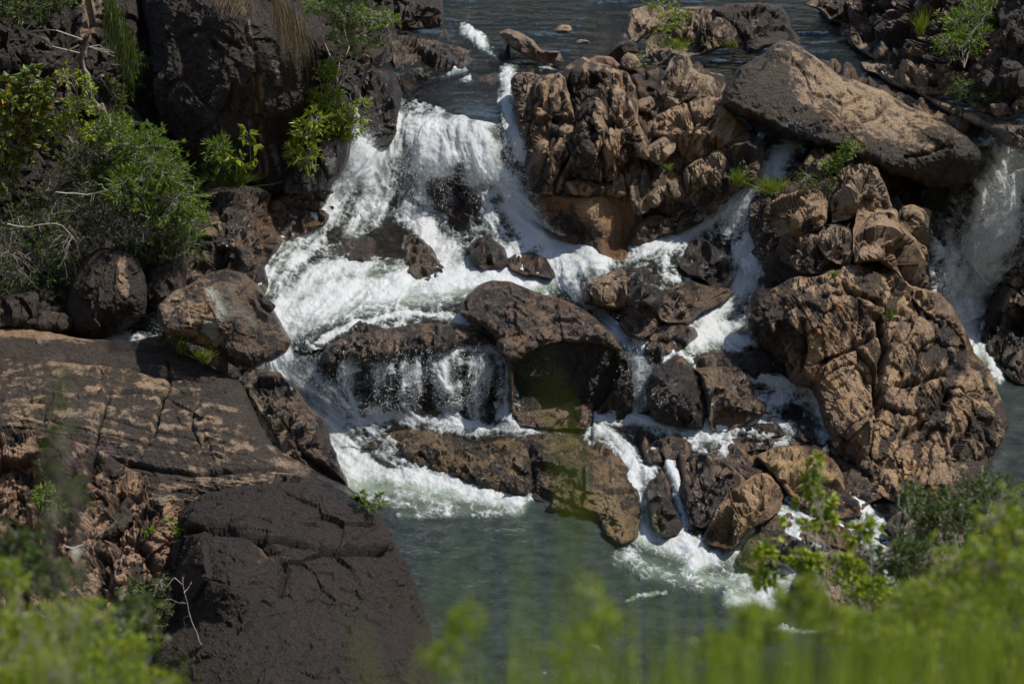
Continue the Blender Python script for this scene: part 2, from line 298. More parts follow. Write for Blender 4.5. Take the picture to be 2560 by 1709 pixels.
# ---------------------------------------------------------------- rocks
NR = [0]
def rock(label, pts, R=.7, wf=.5, Y=None, off=.12, coat=.3, warm=.1, wet=0., lich=-.3, tint=(1, 1, 1), fac=7, amp=1., crk=1., sc=1., ctl=None, cracks=(), paint=(),
         name='rock', cat='rock', group=None, step=2.8, jit=3., back=.7, strat=0., fs=1.15, streak=None, fa=1., dry=0.):
    NR[0] += 1; sd = NR[0]; rng = np.random.RandomState(sd*7+1)
    pl = smoothpoly(pts, 6, jit if amp < .6 else jit*1.6, sd, .33 if amp < .6 else .14)
    if Y is None and off < 1.05: pl = pl.mean(0)+(pl-pl.mean(0))*(1+14/(np.ptp(pl, 0).mean()+30))
    x0, y0 = pl.min(0)-step*2; x1, y1 = pl.max(0)+step*2
    xs = np.arange(x0, x1, step); ys = np.arange(y0, y1, step); X, Yp = np.meshgrid(xs, ys)
    ins = inpoly(X, Yp, pl); d, qx, qy = segdist(X, Yp, pl)
    keep = ins[:-1, :-1] | ins[1:, :-1] | ins[1:, 1:] | ins[:-1, 1:]
    used = np.zeros_like(ins); used[:-1, :-1] |= keep; used[1:, :-1] |= keep; used[1:, 1:] |= keep; used[:-1, 1:] |= keep
    rim = used & ~ins; X = np.where(rim, qx, X); Yp = np.where(rim, qy, Yp); d = np.where(rim | ~ins, 0, d)
    if Y is None: Yb = Ybed(X, Yp)-off
    elif callable(Y): Yb = Y(X, Yp)
    elif isinstance(Y, (int, float)):           # stands upright on its foot, leaning back a little
        yb = pl[:, 1].max(); Yb = Y+(yb-Yp)/F*Y*.45
    else:
        a = np.array(Y, float)
        if len(a) == 3:
            mx, my, mY = a.mean(0); sl0 = -.006; G = np.c_[a[:, 0]-mx, a[:, 1]-my]/100; rs = a[:, 2]-mY-sl0*(a[:, 1]-my)
            co = np.linalg.solve(G.T@G+.12*np.eye(2), G.T@rs)/100; Yb = mY+co[0]*(X-mx)+(co[1]+sl0)*(Yp-my)
        else:
            K = _k(np.hypot(a[:, None, 0]-a[None, :, 0], a[:, None, 1]-a[None, :, 1])); m = len(a)
            ww = np.linalg.solve(np.block([[K, np.ones((m, 1))], [np.ones((1, m)), np.zeros((1, 1))]]), np.append(a[:, 2], 0))
            Yb = ww[-1]+sum(ww[i]*_k(np.hypot(X-a[i, 0], Yp-a[i, 1])) for i in range(m))
    if Y is not None: Yb = np.minimum(Yb, Ybed(X, Yp)-.15)
    dm = d.max()*wf; t = np.clip(d/dm, 0, 1); prof = np.sqrt(np.clip(1-(1-t)**2, 0, 1))
    cx, cy = pl.mean(0); rx = (x1-x0)/2; ry = (y1-y0)/2; env = np.full(X.shape, 1.25)
    for k in range(fac):
        th = 2*math.pi*(k+rng.rand()*.9)/max(fac, 1); s = .35+rng.rand()*fs; o = rng.uniform(-.15, .15, 2)
        e = 1.22-s*(math.cos(th)*((X-cx)/rx-o[0])+math.sin(th)*((Yp-cy)/ry-o[1])); env = np.minimum(env, e)
    env = np.clip(env, .12, 1.25); h = -.035*np.log(np.exp(-prof/.035)+np.exp(-env/.035))
    h = np.where(d > 0, np.clip(h, 0, 1.3), 0)
    B = R*h
    if ctl:                                      # ridges and hollows measured off the rock
        a = np.array(ctl, float); wsum = 0; v = 0; sg = .20*min(np.ptp(pl[:, 0]), np.ptp(pl[:, 1]))+10
        for (ax, ay, ah) in a:
            g = np.exp(-(np.hypot(X-ax, Yp-ay)/sg)**2); v = v+g*ah; wsum = wsum+g
        B = B+v/(wsum+.25+1.2*np.exp(-(d/(.5*sg))**2))*(1-np.exp(-(d/6)**2))
    Q = P(X, Yp, Yb-B); N = grid_normals(Q)
    rr = 0*X; cre = 0*X; rr[used], cre[used] = relief(Q[used], amp, sd, crk, sc, strat, fa)
    stk = 0*X
    if streak is not None:                        # layering and flutes running along one direction
        for (ang, sa, wd_) in streak:
            ca, sa_ = math.cos(math.radians(ang)), math.sin(math.radians(ang)); u = (X*ca+Yp*sa_); v_ = (-X*sa_+Yp*ca)
            v_ = v_+14*fbm(np.stack([X/120, Yp/120, 0*X+sd], -1), 3, 51); s1 = fbm(np.stack([u/(wd_*11), v_/wd_, 0*X+sd+ang], -1), 4, 52, .62); rr = rr+sa*s1; stk = stk+np.clip(s1*2.2, -1, 1)*min(1, sa/.12)
    tp = sstep(0, 11, d)
    ckw = np.zeros_like(X)
    for c in cracks:
        pts2 = c[0]; cd, _, _ = segdist(X+5*fbm(np.stack([X/40, Yp/40, 0*X+sd], -1), 2, 3), Yp+5*fbm(np.stack([X/40, Yp/40, 0*X+sd+9], -1), 2, 3), pts2, False)
        g = np.exp(-(cd/c[1])**2); rr = rr-c[2]*g; ckw = np.maximum(ckw, np.exp(-(cd/(c[1]*.7))**2))
    cre = np.maximum(cre*.8, ckw)
    lim = .8*d/F*66+.0; rr = np.clip(rr, -lim, lim)
    Q = Q+N*(rr*tp)[..., None]
    wv = wetness(X, Yp)*(1-dry)
    at = dict(coat=coat-.34*stk-.05*wv, warm=warm+.2*wv*(.4+fbm(np.stack([X/50, Yp/50, 0*X], -1), 3, 9)), wet=np.clip(np.maximum(wet, sstep(.18, .5, wv+.25*fbm(np.stack([X/25, Yp/25, 0*X], -1), 3, 5))), 0, 1), lich=lich+0*X, crev=cre*.9)
    for (ch, pts2, wd, val) in paint:            # stains, lichen, black weathering; on some rocks also painted light and shade
        cd, _, _ = segdist(X, Yp, pts2, False) if len(pts2) > 1 else (np.hypot(X-pts2[0][0], Yp-pts2[0][1]), 0, 0)
        cd = cd*(1+.5*fbm(np.stack([X/60, Yp/60, 0*X+sd], -1), 4, 8)); at[ch] = at[ch]+val*np.exp(-(cd/wd)**2)
    id_ = -np.ones(X.shape, int); fm = used; nf = fm.sum(); id_[fm] = np.arange(nf)
    q = np.stack([id_[:-1, :-1][keep], id_[1:, :-1][keep], id_[1:, 1:][keep], id_[:-1, 1:][keep]], -1)
    # back of the rock
    Bb = back*R*np.sqrt(np.clip(1-(1-np.clip(d/(d.max()*.9), 0, 1))**2, 0, 1)); Qb = P(X, Yp, Yb+Bb)
    bm = fm & ~rim; ib = id_.copy(); ib[bm] = nf+np.arange(bm.sum())
    q2 = np.stack([ib[:-1, :-1][keep], ib[:-1, 1:][keep], ib[1:, 1:][keep], ib[1:, :-1][keep]], -1)
    vv = np.concatenate([Q[fm], Qb[bm]]); org = np.array([vv[:, 0].mean(), vv[:, 1].mean(), vv[:, 2].min()])
    full = {k: np.concatenate([a[fm], a[bm]]) for k, a in at.items()}; full['tint'] = np.tile(tint, (len(vv), 1))
    o = mesh(name, vv-org, np.concatenate([q, q2]), M_ROCK, full, smooth=False); o.location = org
    return tag(o, label, cat, group)
# ================================================================ moving water: where it runs, which way, how white
STR = [  # course, half width, whiteness
 ([(1090,350),(1090,430),(1080,520),(1070,660)],100,1.1), ([(955,290),(900,400),(830,520),(730,610),(655,680)],80,.95), ([(990,320),(950,400),(915,520),(870,650)],70,.98),
 ([(1195,370),(1230,430),(1290,520),(1370,600),(1500,650)],62,1.05), ([(1150,330),(1180,470),(1220,600),(1290,670)],60,.85), ([(1277,180),(1266,255),(1285,330),(1310,400)],19,1.0), ([(905,190),(890,300),(870,380)],16,.5),
 ([(1450,650),(1300,700),(1160,690),(1020,710),(870,735),(750,790),(690,850)],52,1.12), ([(1120,670),(950,660),(820,680),(730,740),(680,830)],44,.95), ([(1370,690),(1470,745),(1535,815),(1580,870)],26,.9), ([(1000,740),(1090,770)],30,.7),
 ([(760,900),(820,850),(880,818),(1000,792),(1110,800),(1180,825)],11,1.0), ([(1050,800),(900,860)],30,.45), ([(700,720),(900,770),(1040,770)],45,.52),([(760,850),(840,810)],30,.35),
 ([(670,820),(710,920),(780,1000),(850,1060)],58,1.05), ([(760,880),(800,960),(840,1050)],45,.72),
 ([(880,900),(880,1050)],34,.66), ([(955,885),(958,1050)],40,.64), ([(1035,885),(1035,1050)],42,.70), ([(1110,880),(1112,1055)],40,.72), ([(1190,880),(1195,1060)],38,.76), ([(1262,900),(1275,1060)],26,.80),
 ([(1080,885),(1160,866),(1230,880),(1275,910)],18,.95),
 ([(760,1020),(860,1060),(1000,1045),(1150,1068),(1280,1078),(1370,1082)],20,1.0), ([(790,1060),(840,1130),(930,1175),(1050,1205),(1180,1228),(1290,1248)],34,.95), ([(830,1100),(900,1170)],60,1.0), ([(870,1205),(1000,1235),(1120,1262)],26,.50), ([(930,1090),(1000,1150)],30,.55), ([(1000,1290),(1110,1290)],12,.34),
 ([(1985,358),(1930,420),(1880,465),(1800,540),(1710,590),(1620,620),(1530,655)],36,1.0), ([(1880,470),(1845,540),(1870,620),(1880,680),(1840,740),(1780,800),(1740,850)],44,1.0), ([(1690,850),(1780,840),(1860,865)],26,.95), ([(1740,810),(1840,820)],28,.9),
 ([(1560,640),(1600,700),(1660,700)],32,.5), ([(1650,600),(1660,660),(1640,720)],12,.6), ([(1440,640),(1530,620),(1600,640)],28,.75), ([(1700,640),(1720,720)],14,.55),
 ([(1590,850),(1612,900),(1602,1000),(1596,1060)],24,1.0), ([(1680,885),(1640,905),(1605,950)],14,.95), ([(1700,885),(1745,950),(1762,1000),(1770,1070)],10,.85), ([(1560,870),(1590,900)],14,.7),
 ([(1875,940),(1950,975),(2025,985),(2050,1060),(2120,1140),(2150,1170)],25,.92), ([(1990,985),(1900,1030),(1830,1075),(1720,1090)],26,.85), ([(1880,1060),(2000,1080),(2080,1110)],18,.8), ([(1490,1075),(1600,1060),(1700,1085),(1800,1100)],25,.95), ([(1500,1080),(1560,1130),(1595,1200),(1600,1260)],26,.9), ([(1950,1010),(1900,1050)],30,.8),
 ([(1655,1140),(1690,1230),(1720,1310)],12,.9), ([(1670,1120),(1640,1160)],20,.7), ([(1805,1225),(1755,1310)],10,.8), ([(1640,1290),(1640,1330)],26,.85), ([(1490,1100),(1530,1180),(1560,1240),(1540,1300)],24,.62), ([(1850,1000),(1950,1000)],24,.6), ([(1760,1120),(1850,1090),(1960,1110)],16,.62), ([(2060,1080),(2150,1170),(2170,1230)],18,.8), ([(1700,1320),(1640,1250)],20,.5), ([(1380,1095),(1440,1130),(1500,1160)],18,.55), ([(1950,1240),(1990,1290)],18,.6), ([(2150,1330),(2260,1390),(2290,1450)],20,.7), ([(1750,1440),(1850,1470),(1900,1490)],12,.55), ([(1600,1220),(1620,1300)],8,.7), ([(1840,1110),(1780,1150)],14,.5),
 ([(1610,1330),(1680,1362),(1760,1385)],24,1.0), ([(1905,1320),(1850,1370),(1740,1412)],19,1.0), ([(1950,1295),(2060,1310),(2180,1350),(2265,1400)],30,.92), ([(2115,1262),(2165,1285)],18,.9), ([(1990,1345),(1975,1430),(1890,1500)],26,.92), ([(1830,1495),(1930,1515)],18,.9), ([(2000,1370),(2130,1370)],7,.8), ([(2220,1400),(2240,1480)],14,.5), ([(1930,1570),(2050,1580)],8,.5), ([(1470,1600),(1500,1620)],6,.36), ([(900,1235),(1050,1275),(1250,1275)],26,.36), ([(1560,1395),(1700,1440),(1900,1460)],30,.40), ([(1560,1500),(1660,1480)],6,.45), ([(1840,1410),(1880,1450)],30,.5),
 ([(2520,410),(2480,520),(2420,640),(2405,760),(2425,850)],66,1.15), ([(2570,425),(2540,560),(2490,700),(2445,830)],30,.8), ([(2345,560),(2350,700),(2400,800)],34,.75), ([(2470,890),(2500,950)],14,.85), ([(2400,470),(2350,560)],14,.5),
 ([(1165,78),(1205,110)],16,.8), ([(1180,100),(1240,140)],14,.35), ([(1080,208),(1160,186)],8,.55), ([(1130,220),(1170,200)],8,.4), ([(1350,170),(1385,175)],6,.6),
 ([(275,850),(400,848)],16,.85), ([(330,800),(390,800)],16,.6),
]
NEG = [([(1030,205),(1100,245),(1200,275)],32,.8), ([(1150,430),(1150,540)],26,.42), ([(1075,450),(1090,545)],42,.45), ([(915,570),(960,660)],34,.45), ([(860,520),(900,480)],25,.25), ([(740,590),(690,640)],30,.30), ([(985,610),(1050,690)],28,.5), ([(1150,560),(1215,600)],34,.38), ([(1240,470),(1250,500)],18,.3),
       ([(820,560),(850,620)],24,.35), ([(880,990),(930,990)],26,.2), ([(1000,990),(1150,985)],26,.15), ([(1060,1010),(1075,1040)],14,.3), ([(1870,560),(1830,620)],14,.35), ([(640,640),(700,700)],30,.2), ([(880,620),(1010,580)],22,.35)]
FLOWS = [([(1500,-60),(1250,60),(1180,140),(1120,260)],90), ([(1800,0),(1500,60),(1300,120),(1200,200)],80), ([(2000,60),(2200,210),(2400,330),(2520,410)],60), ([(900,1300),(1300,1400),(1700,1500)],200), ([(1700,1400),(1200,1500),(900,1650)],150),
         ([(1200,760),(900,800),(700,840)],50)]
WS = 2.5
wx = np.arange(-400, 2961, WS); wy = np.arange(-200, 1931, WS); WX, WY = np.meshgrid(wx, wy)
jx = 14*fbm(np.stack([WX/70, WY/55, 0*WX], -1), 4, 3); jy = 10*fbm(np.stack([WX/70, WY/55, 0*WX+5], -1), 4, 4)
dens = np.zeros(WX.shape); fu = np.full(WX.shape, 1e-4); fv = np.zeros(WX.shape)
def stroke(pts, wd, dv, flow=True):
    a = np.array(pts); m = wd*2.6+20; i0, i1 = np.searchsorted(wx, [a[:, 0].min()-m, a[:, 0].max()+m]); j0, j1 = np.searchsorted(wy, [a[:, 1].min()-m, a[:, 1].max()+m])
    sl_ = (slice(j0, j1), slice(i0, i1)); X = WX[sl_]+jx[sl_]; Y = WY[sl_]+jy[sl_]
    d, _, _ = segdist(X, Y, pts, False)
    if dv: g = dv*np.exp(-np.abs(d/(wd*1.08))**1.9); dens[sl_] = np.maximum(dens[sl_], g) if dv > 0 else dens[sl_]+g
    if flow:
        for k in range(len(pts)-1):
            p, q = np.array(pts[k], float), np.array(pts[k+1], float); dk, _, _ = segdist(X, Y, [tuple(p), tuple(q)], False); u = (q-p)/np.hypot(*(q-p)); g = np.exp(-(dk/(wd*1.1+6))**2)+1e-6
            fu[sl_] += u[0]*g; fv[sl_] += u[1]*g
for p_, w_, d_ in STR:
    k_ = 1.3 if (min(q_[0] for q_ in p_) > 1450 and min(q_[1] for q_ in p_) > 900 and w_ > 9) else 1.
    stroke(p_, w_*k_, d_)
for p_, w_ in FLOWS: stroke(p_, w_, 0)
for p_, w_, d_ in NEG: stroke(p_, w_, -d_, False)
fl = np.hypot(fu, fv)+1e-9; fu /= fl; fv /= fl
def lic(n, L, stp=1.):
    acc = n.copy(); wsum = 1.
    gxi, gyi = np.meshgrid(np.arange(n.shape[1], dtype=float), np.arange(n.shape[0], dtype=float))
    for sgn in (1, -1):
        x = gxi.copy(); y = gyi.copy()
        for k in range(L):
            i = np.clip(x, 0, n.shape[1]-1).astype(int); j = np.clip(y, 0, n.shape[0]-1).astype(int)
            x += sgn*stp*fu[j, i]; y += sgn*stp*fv[j, i]; i = np.clip(x, 0, n.shape[1]-1).astype(int); j = np.clip(y, 0, n.shape[0]-1).astype(int)
            g = 1-(k/L)**2; acc += g*n[j, i]; wsum += g
    acc /= wsum; acc -= acc.mean(); return acc/acc.std()
rng = np.random.RandomState(3)
QB = P(WX, WY, Ybed(WX, WY))
def blur(a, k):
    for _ in range(k): a = (a+np.roll(a, 1, 0)+np.roll(a, -1, 0)+np.roll(a, 1, 1)+np.roll(a, -1, 1))/5
    return a
white = rng.rand(*WX.shape)
L1 = lic(blur(white, 1), 7); L2 = lic(blur(rng.rand(*WX.shape), 12), 14); L3 = lic(blur(rng.rand(*WX.shape), 60), 16, 1.5)
# thread-like foam cells on slack water
wq = np.stack([WX/46, WY/26, 0*WX], -1); wq = wq+.5*np.stack([fbm(wq*1.3+4, 3, 31), fbm(wq*1.3+9, 3, 32), 0*WX], -1)
_, e1, _ = cell(wq, 44); _, e2, _ = cell(wq*2.3, 45); lace = np.maximum(np.exp(-(e1/.10)**2), .8*np.exp(-(e2/.14)**2))
mid_ = np.exp(-((dens-.42)/.25)**2)
turb = fbm(QB*3.2, 5, 66, .65)
N_ = .13*L1+.22*L2+.22*L3+1.0*turb+.30*(lace-.3)
foam = .46+(dens-.5)*1.2+N_*(.38-.12*sstep(.7, 1.1, dens))+.38*lace*np.exp(-((dens-.34)/.22)**2)
foam = np.clip(foam, 0, 1.15)*sstep(.03, .22, dens)
foam *= np.where((np.abs(WX-970) < 260) & (np.abs(WY-858) < 30) & (dens < .5), .6, 1.)
zb = zbed(WX, WY)
deep = np.clip(sstep(7.0, 7.15, zb)*(WX > 900)+sstep(.16, .03, zb)*(WY > 880), 0, 1)
basin = np.exp(-(segdist(WX, WY, [(1420,680),(1280,700),(1100,710),(900,740),(720,800)], False)[0]/55)**4)
deep = np.maximum(deep, .8*basin); deep = np.maximum(deep, .55*np.exp(-(segdist(WX, WY, [(1180,120),(1150,230),(1200,290)], False)[0]/80)**4))
deep = np.maximum(deep, .75*sstep(60, 10, segdist(WX, WY, [(1700, 860), (1860, 880)], False)[0]))
steep = np.clip(1-np.abs(grid_normals(P(WX, WY, Yz(WX, WY, zb)))[..., 2]), 0, 1)
zw = np.where(WX > 900, np.minimum(zb, 7.2), zb); zw = zw+.06*deep
YW = Yz(WX, WY, zw); QW = P(WX, WY, YW); NW = grid_normals(QW)
ripple = .08*fbm(QW*np.array([.6, 1.5, 0])*1.3, 4, 60)*deep
lift = .10*(1-deep)+.14*((WX > 1480) & (WY > 900) & (WX < 2320))*sstep(.2, .6, dens)*sstep(.15, .6, zb)+np.clip(foam, 0, 1)*(.06+(.010*L1+.030*L2+.06*L3)*(.55+.8*steep)+.10*fbm(QW*1.7, 3, 61)+.065*fbm(QW*4.5+.4*L3[..., None], 4, 62, .65))+ripple*(1-np.clip(foam, 0, 1))
# nappes leap clear of the rock
for (c, rx, ry, dpt) in [((1110,960),200,70,.35), ((1130,380),130,70,.45), ((2440,560),110,140,.5)]: lift = lift+dpt*np.exp(-((WX-c[0])/rx)**4-((WY-c[1])/ry)**4)*sstep(.1, .5, dens)
QW = QW+NW*lift[..., None]
_w = dens[::4, ::4].clip(0, 1); _w = blur(np.maximum(_w, 0), 6)
WETMAP = np.clip(_w*1.0+blur(_w, 60)*1.3, 0, 1)
def wetness(x, y): return bil(WETMAP, x, y, -400., -200., WS*4)
recess = [((1150,965),170,75,.7), ((880,985),110,60,.5), ((2230,480),120,50,1.2), ((1420,930),140,75,1.8)]   # hollows behind the curtains and under the great boulder
bs = 6.
bx = np.arange(-400, 2961, bs); by = np.arange(-200, 1941, bs); BX, BY = np.meshgrid(bx, by)
BYd = Ybed(BX, BY)
for (c, rx, ry, dpt) in recess: BYd = BYd+dpt*np.exp(-((BX-c[0])/rx)**4-((BY-c[1])/ry)**4)
BQ = P(BX, BY, BYd); BN = grid_normals(BQ); rr, cre = relief(BQ, .8, 5); rr = rr-.08
pool = np.clip(sstep(7.0, 7.15, zbed(BX, BY))*inpoly(BX, BY, [(900,-300),(3000,-300),(3000,400),(2380,380),(1990,240),(1700,180),(1290,180),(1250,60),(950,40)])+sstep(.3, .05, zbed(BX, BY)), 0, 1)
wz = np.zeros(BX.shape)
for (pts_, hw) in [([(1080,260),(1080,640),(1300,640)],150),([(950,300),(700,660)],90),([(1450,660),(1100,720),(700,790)],60),([(700,850),(800,1060),(1280,1080)],60),([(1950,400),(1700,600),(1550,650)],40),([(1880,500),(1870,680),(1760,850)],50),([(2500,420),(2420,840)],80)]: wz = np.maximum(wz, sstep(hw*1.3, hw*.6, segdist(BX, BY, pts_, False)[0]))
fill = np.zeros(BX.shape)
for (cx_, cy_, rx_, ry_) in [(1640,340,190,190),(2080,540,230,170),(1680,1170,230,130),(1520,720,120,90),(1700,930,110,70),(560,560,110,120),(1560,960,40,60),(2300,250,300,140)]: fill = np.maximum(fill, np.exp(-((BX-cx_)/rx_)**4-((BY-cy_)/ry_)**4))
fill = fill*(1-.9*sstep(.06, .38, bil(dens, BX, BY, -400., -200., WS)))*(1-pool)
rr = rr*(1-.55*np.maximum(pool, wz))-.45*pool-.10*wz+.50*fill
BQ = BQ+BN*rr[..., None]
ny, nx = BX.shape; idx = np.arange(ny*nx).reshape(ny, nx)
quad = np.stack([idx[:-1, :-1], idx[1:, :-1], idx[1:, 1:], idx[:-1, 1:]], -1).reshape(-1, 4)
one = np.ones(ny*nx)
wetm = .75-.45*fill.ravel()
bed = mesh('riverbed', BQ.reshape(-1, 3), quad, M_ROCK, dict(coat=one*.30+.15*(BX.ravel() < 600)-.22*fill.ravel(), warm=one*.32, wet=wetm, lich=one*-.3, crev=cre.ravel(), tint=np.tile([.95, .85, .78], (ny*nx, 1))))
tag(bed, kind='structure')

# ================================================================ the rocks
def YBANK(o):                                   # the right bank climbs away from its waterline
    def fn(X, Yp):
        yw = np.interp(X, [2048,2119,2213,2295,2355,2438,2503,2560,2700], [22,110,159,230,285,313,357,373,390]); return Yz(X, Yp, 7.0+np.clip((yw-Yp)/F*70*.72, -.4, 99))-o
    return fn
# --- dark cliffs upper left
rock('huge black dome-shaped cliff rising beside the main waterfall', [(310,-160),(340,-40),(378,100),(385,230),(405,300),(440,345),(480,400),(520,432),(570,440),(630,455),(690,478),(725,450),(745,400),(790,380),(830,350),(862,250),(885,160),(905,60),(915,-60),(900,-160)],
     R=2.6, wf=.9, off=.1, coat=.52, warm=.05, fac=5, amp=.9, crk=.0, ctl=[(640,200,.7),(500,250,.3),(660,60,.4)], cracks=[([(420,100),(520,70),(600,120)],7,.12),([(640,-50),(610,60),(640,140),(650,260),(655,460)],6,.16),([(490,340),(560,290),(580,210)],6,.10)],
     paint=[('coat',[(610,20),(633,130)],7,-.75),('coat',[(645,200),(650,290),(660,430)],13,-.6),('lich',[(690,160),(700,205)],14,.6),('lich',[(683,370),(700,440)],14,.5)], name='cliff', cat='cliff', streak=[(70,.05,22),(15,.03,14)], fa=.4, tint=(.7,.68,.68), lich=.02)
rock('tall dark cliff in the upper left corner behind the paddle-leaved plant', [(-380,-180),(320,-180),(345,60),(335,180),(310,260),(300,330),(230,420),(120,480),(-380,560)],
     R=1.8, wf=.6, off=.0, coat=.5, warm=.0, fac=6, amp=.8, crk=.5, cracks=[([(175,-20),(190,140),(215,330)],8,.25)], paint=[('coat',[(235,-10),(245,30),(215,80)],16,-.8),('coat',[(215,90),(212,150)],7,-.8)], name='cliff', cat='cliff', streak=[(80,.12,22)], tint=(.7,.68,.66), lich=.02)
rock('dark jointed cliff foot behind the hanging tree at the left lip of the main waterfall', [(790,-140),(965,-140),(986,50),(981,99),(954,143),(915,181),(904,219),(888,274),(882,340),(872,395),(850,440),(820,455),(795,400),(770,200),(780,0)],
     R=1.0, wf=.8, Y=[(880,0,71.2),(880,440,67.6),(960,200,70.2)], coat=.42, fac=4, amp=1.2, crk=1.3, strat=.5, paint=[('lich',[(870,140),(880,230)],22,.45),('lich',[(840,360)],25,.4)], name='cliff', cat='cliff', streak=[(85,.12,16)], tint=(.8,.78,.76))
rock('grey broken rock in the cleft between the two dark cliffs', V(1,[(560,470),(640,540),(690,640),(780,740),(900,830),(960,880),(940,1000),(820,1010),(700,900),(560,760),(480,600)]), R=.7, off=.2, coat=.3, fac=6)
rock('dark hanging block at the foot of the dome cliff beside the white water', V(1,[(1300,820),(1330,775),(1400,760),(1455,790),(1450,850),(1400,885),(1340,880),(1300,870)]), R=.45, off=.9, coat=.45, warm=.0, wet=.3)
rock('rust coloured wet rock at the left edge of the main waterfall', V(1,[(1225,930),(1330,880),(1420,866),(1510,880),(1520,960),(1470,1020),(1380,1065),(1290,1100),(1240,1050)]), R=.5, wf=.6, off=.12, coat=-.1, warm=.75, wet=.75, fac=5)
rock('brown boulder with an orange worn right flank below the dome cliff', V(1,[(880,950),(930,880),(1000,858),(1100,853),(1200,868),(1232,900),(1222,960),(1248,1040),(1278,1100),(1235,1160),(1200,1200),(1215,1290),(1180,1370),(1090,1300),(980,1300),(900,1330),(820,1330),(800,1260),(850,1150),(868,1040)]),
     R=1.4, wf=.8, off=.2, coat=.1, warm=.12, fac=7, strat=.4, ctl=V(1,[(1180,930,.4),(1000,900,.3),(1100,1050,.5)]), paint=[('coat',[(560,490),(640,500)],38,.35),('warm',[(650,510),(670,590)],34,.9),('coat',[(655,510),(672,600)],34,-.5),('coat',[(500,600),(560,640)],40,.2)], name='boulder', cat='boulder', streak=[(150,.07,14)])
rock('purplish dark boulder between the egg-shaped boulder and the brown boulder', V(1,[(690,1110),(760,1070),(830,1100),(850,1180),(840,1300),(800,1370),(740,1400),(690,1390),(665,1330),(668,1200)]), R=.9, off=.35, coat=.25, warm=.0, wet=.25, tint=(.8,.66,.62), name='boulder', cat='boulder')
rock('dark egg-shaped boulder standing on the left shelf beside the small white pool', V(1,[(302,1420),(318,1300),(368,1190),(440,1135),(550,1130),(630,1180),(665,1270),(675,1370),(655,1440),(580,1495),(450,1552),(380,1545),(325,1500)]),
     R=1.3, wf=1., Y=60.3, coat=.38, warm=.1, fac=4, amp=.7, crk=.0, fs=.5, paint=[('coat',V(1,[(560,1180),(570,1330)]),14,-.55),('lich',V(1,[(385,1450),(430,1490)]),12,.75),('warm',V(1,[(400,1530),(560,1470)]),22,.5)], name='boulder', cat='boulder', fa=.6, tint=(.75,.72,.7))
rock('small rounded boulder with white lichen at the left edge of the shelf', V(1,[(80,1485),(105,1440),(180,1412),(300,1428),(332,1460),(322,1505),(230,1528),(120,1530)]), R=.55, wf=1., Y=60.0, coat=.3, lich=.18, fac=5, amp=.5, name='boulder', cat='boulder')
rock('low dark rock under the big shrub at the far left', V(1,[(-160,1440),(-20,1350),(90,1330),(200,1300),(310,1330),(300,1420),(180,1440),(90,1500),(-160,1520)]), R=.6, off=.3, coat=.4)
rock('grey boulder splashed with pale lichen above the left shelf', [(390,790),(398,760),(430,728),(466,716),(494,697),(527,680),(565,672),(614,684),(647,716),(690,785),(728,852),(715,882),(684,901),(632,924),(585,918),(545,885),(480,858),(415,838)],
     R=1.7, wf=1., Y=[(400,800,58.6),(700,880,59.0),(560,680,60.6)], coat=.12, warm=.08, fac=5, amp=.6, crk=.0, strat=.6, fs=.6,
     ctl=[(560,760,.3),(640,860,-.2)], cracks=[([(640,690),(600,730),(665,770),(690,790)],6,.15)],
     paint=[('lich',[(530,730),(560,760),(540,800),(600,770),(640,800)],20,.62),('lich',[(515,820),(545,850)],16,.6),('lich',[(580,718)],13,.6),('warm',[(640,850),(690,870)],30,.4)], name='boulder', cat='boulder', streak=[(12,.05,12)], fa=.35, lich=.02)
rock('thin rock wedge under the right end of the lichen boulder', [(640,722),(668,742),(690,765),(676,782),(652,768)], R=.3, Y=58.7, coat=.35)
rock('small upright stone wedged below the lichen boulder', [(527,878),(545,866),(562,872),(573,895),(570,943),(550,938),(528,908)], R=.35, Y=58.0, coat=.15, name='stone', cat='stone')
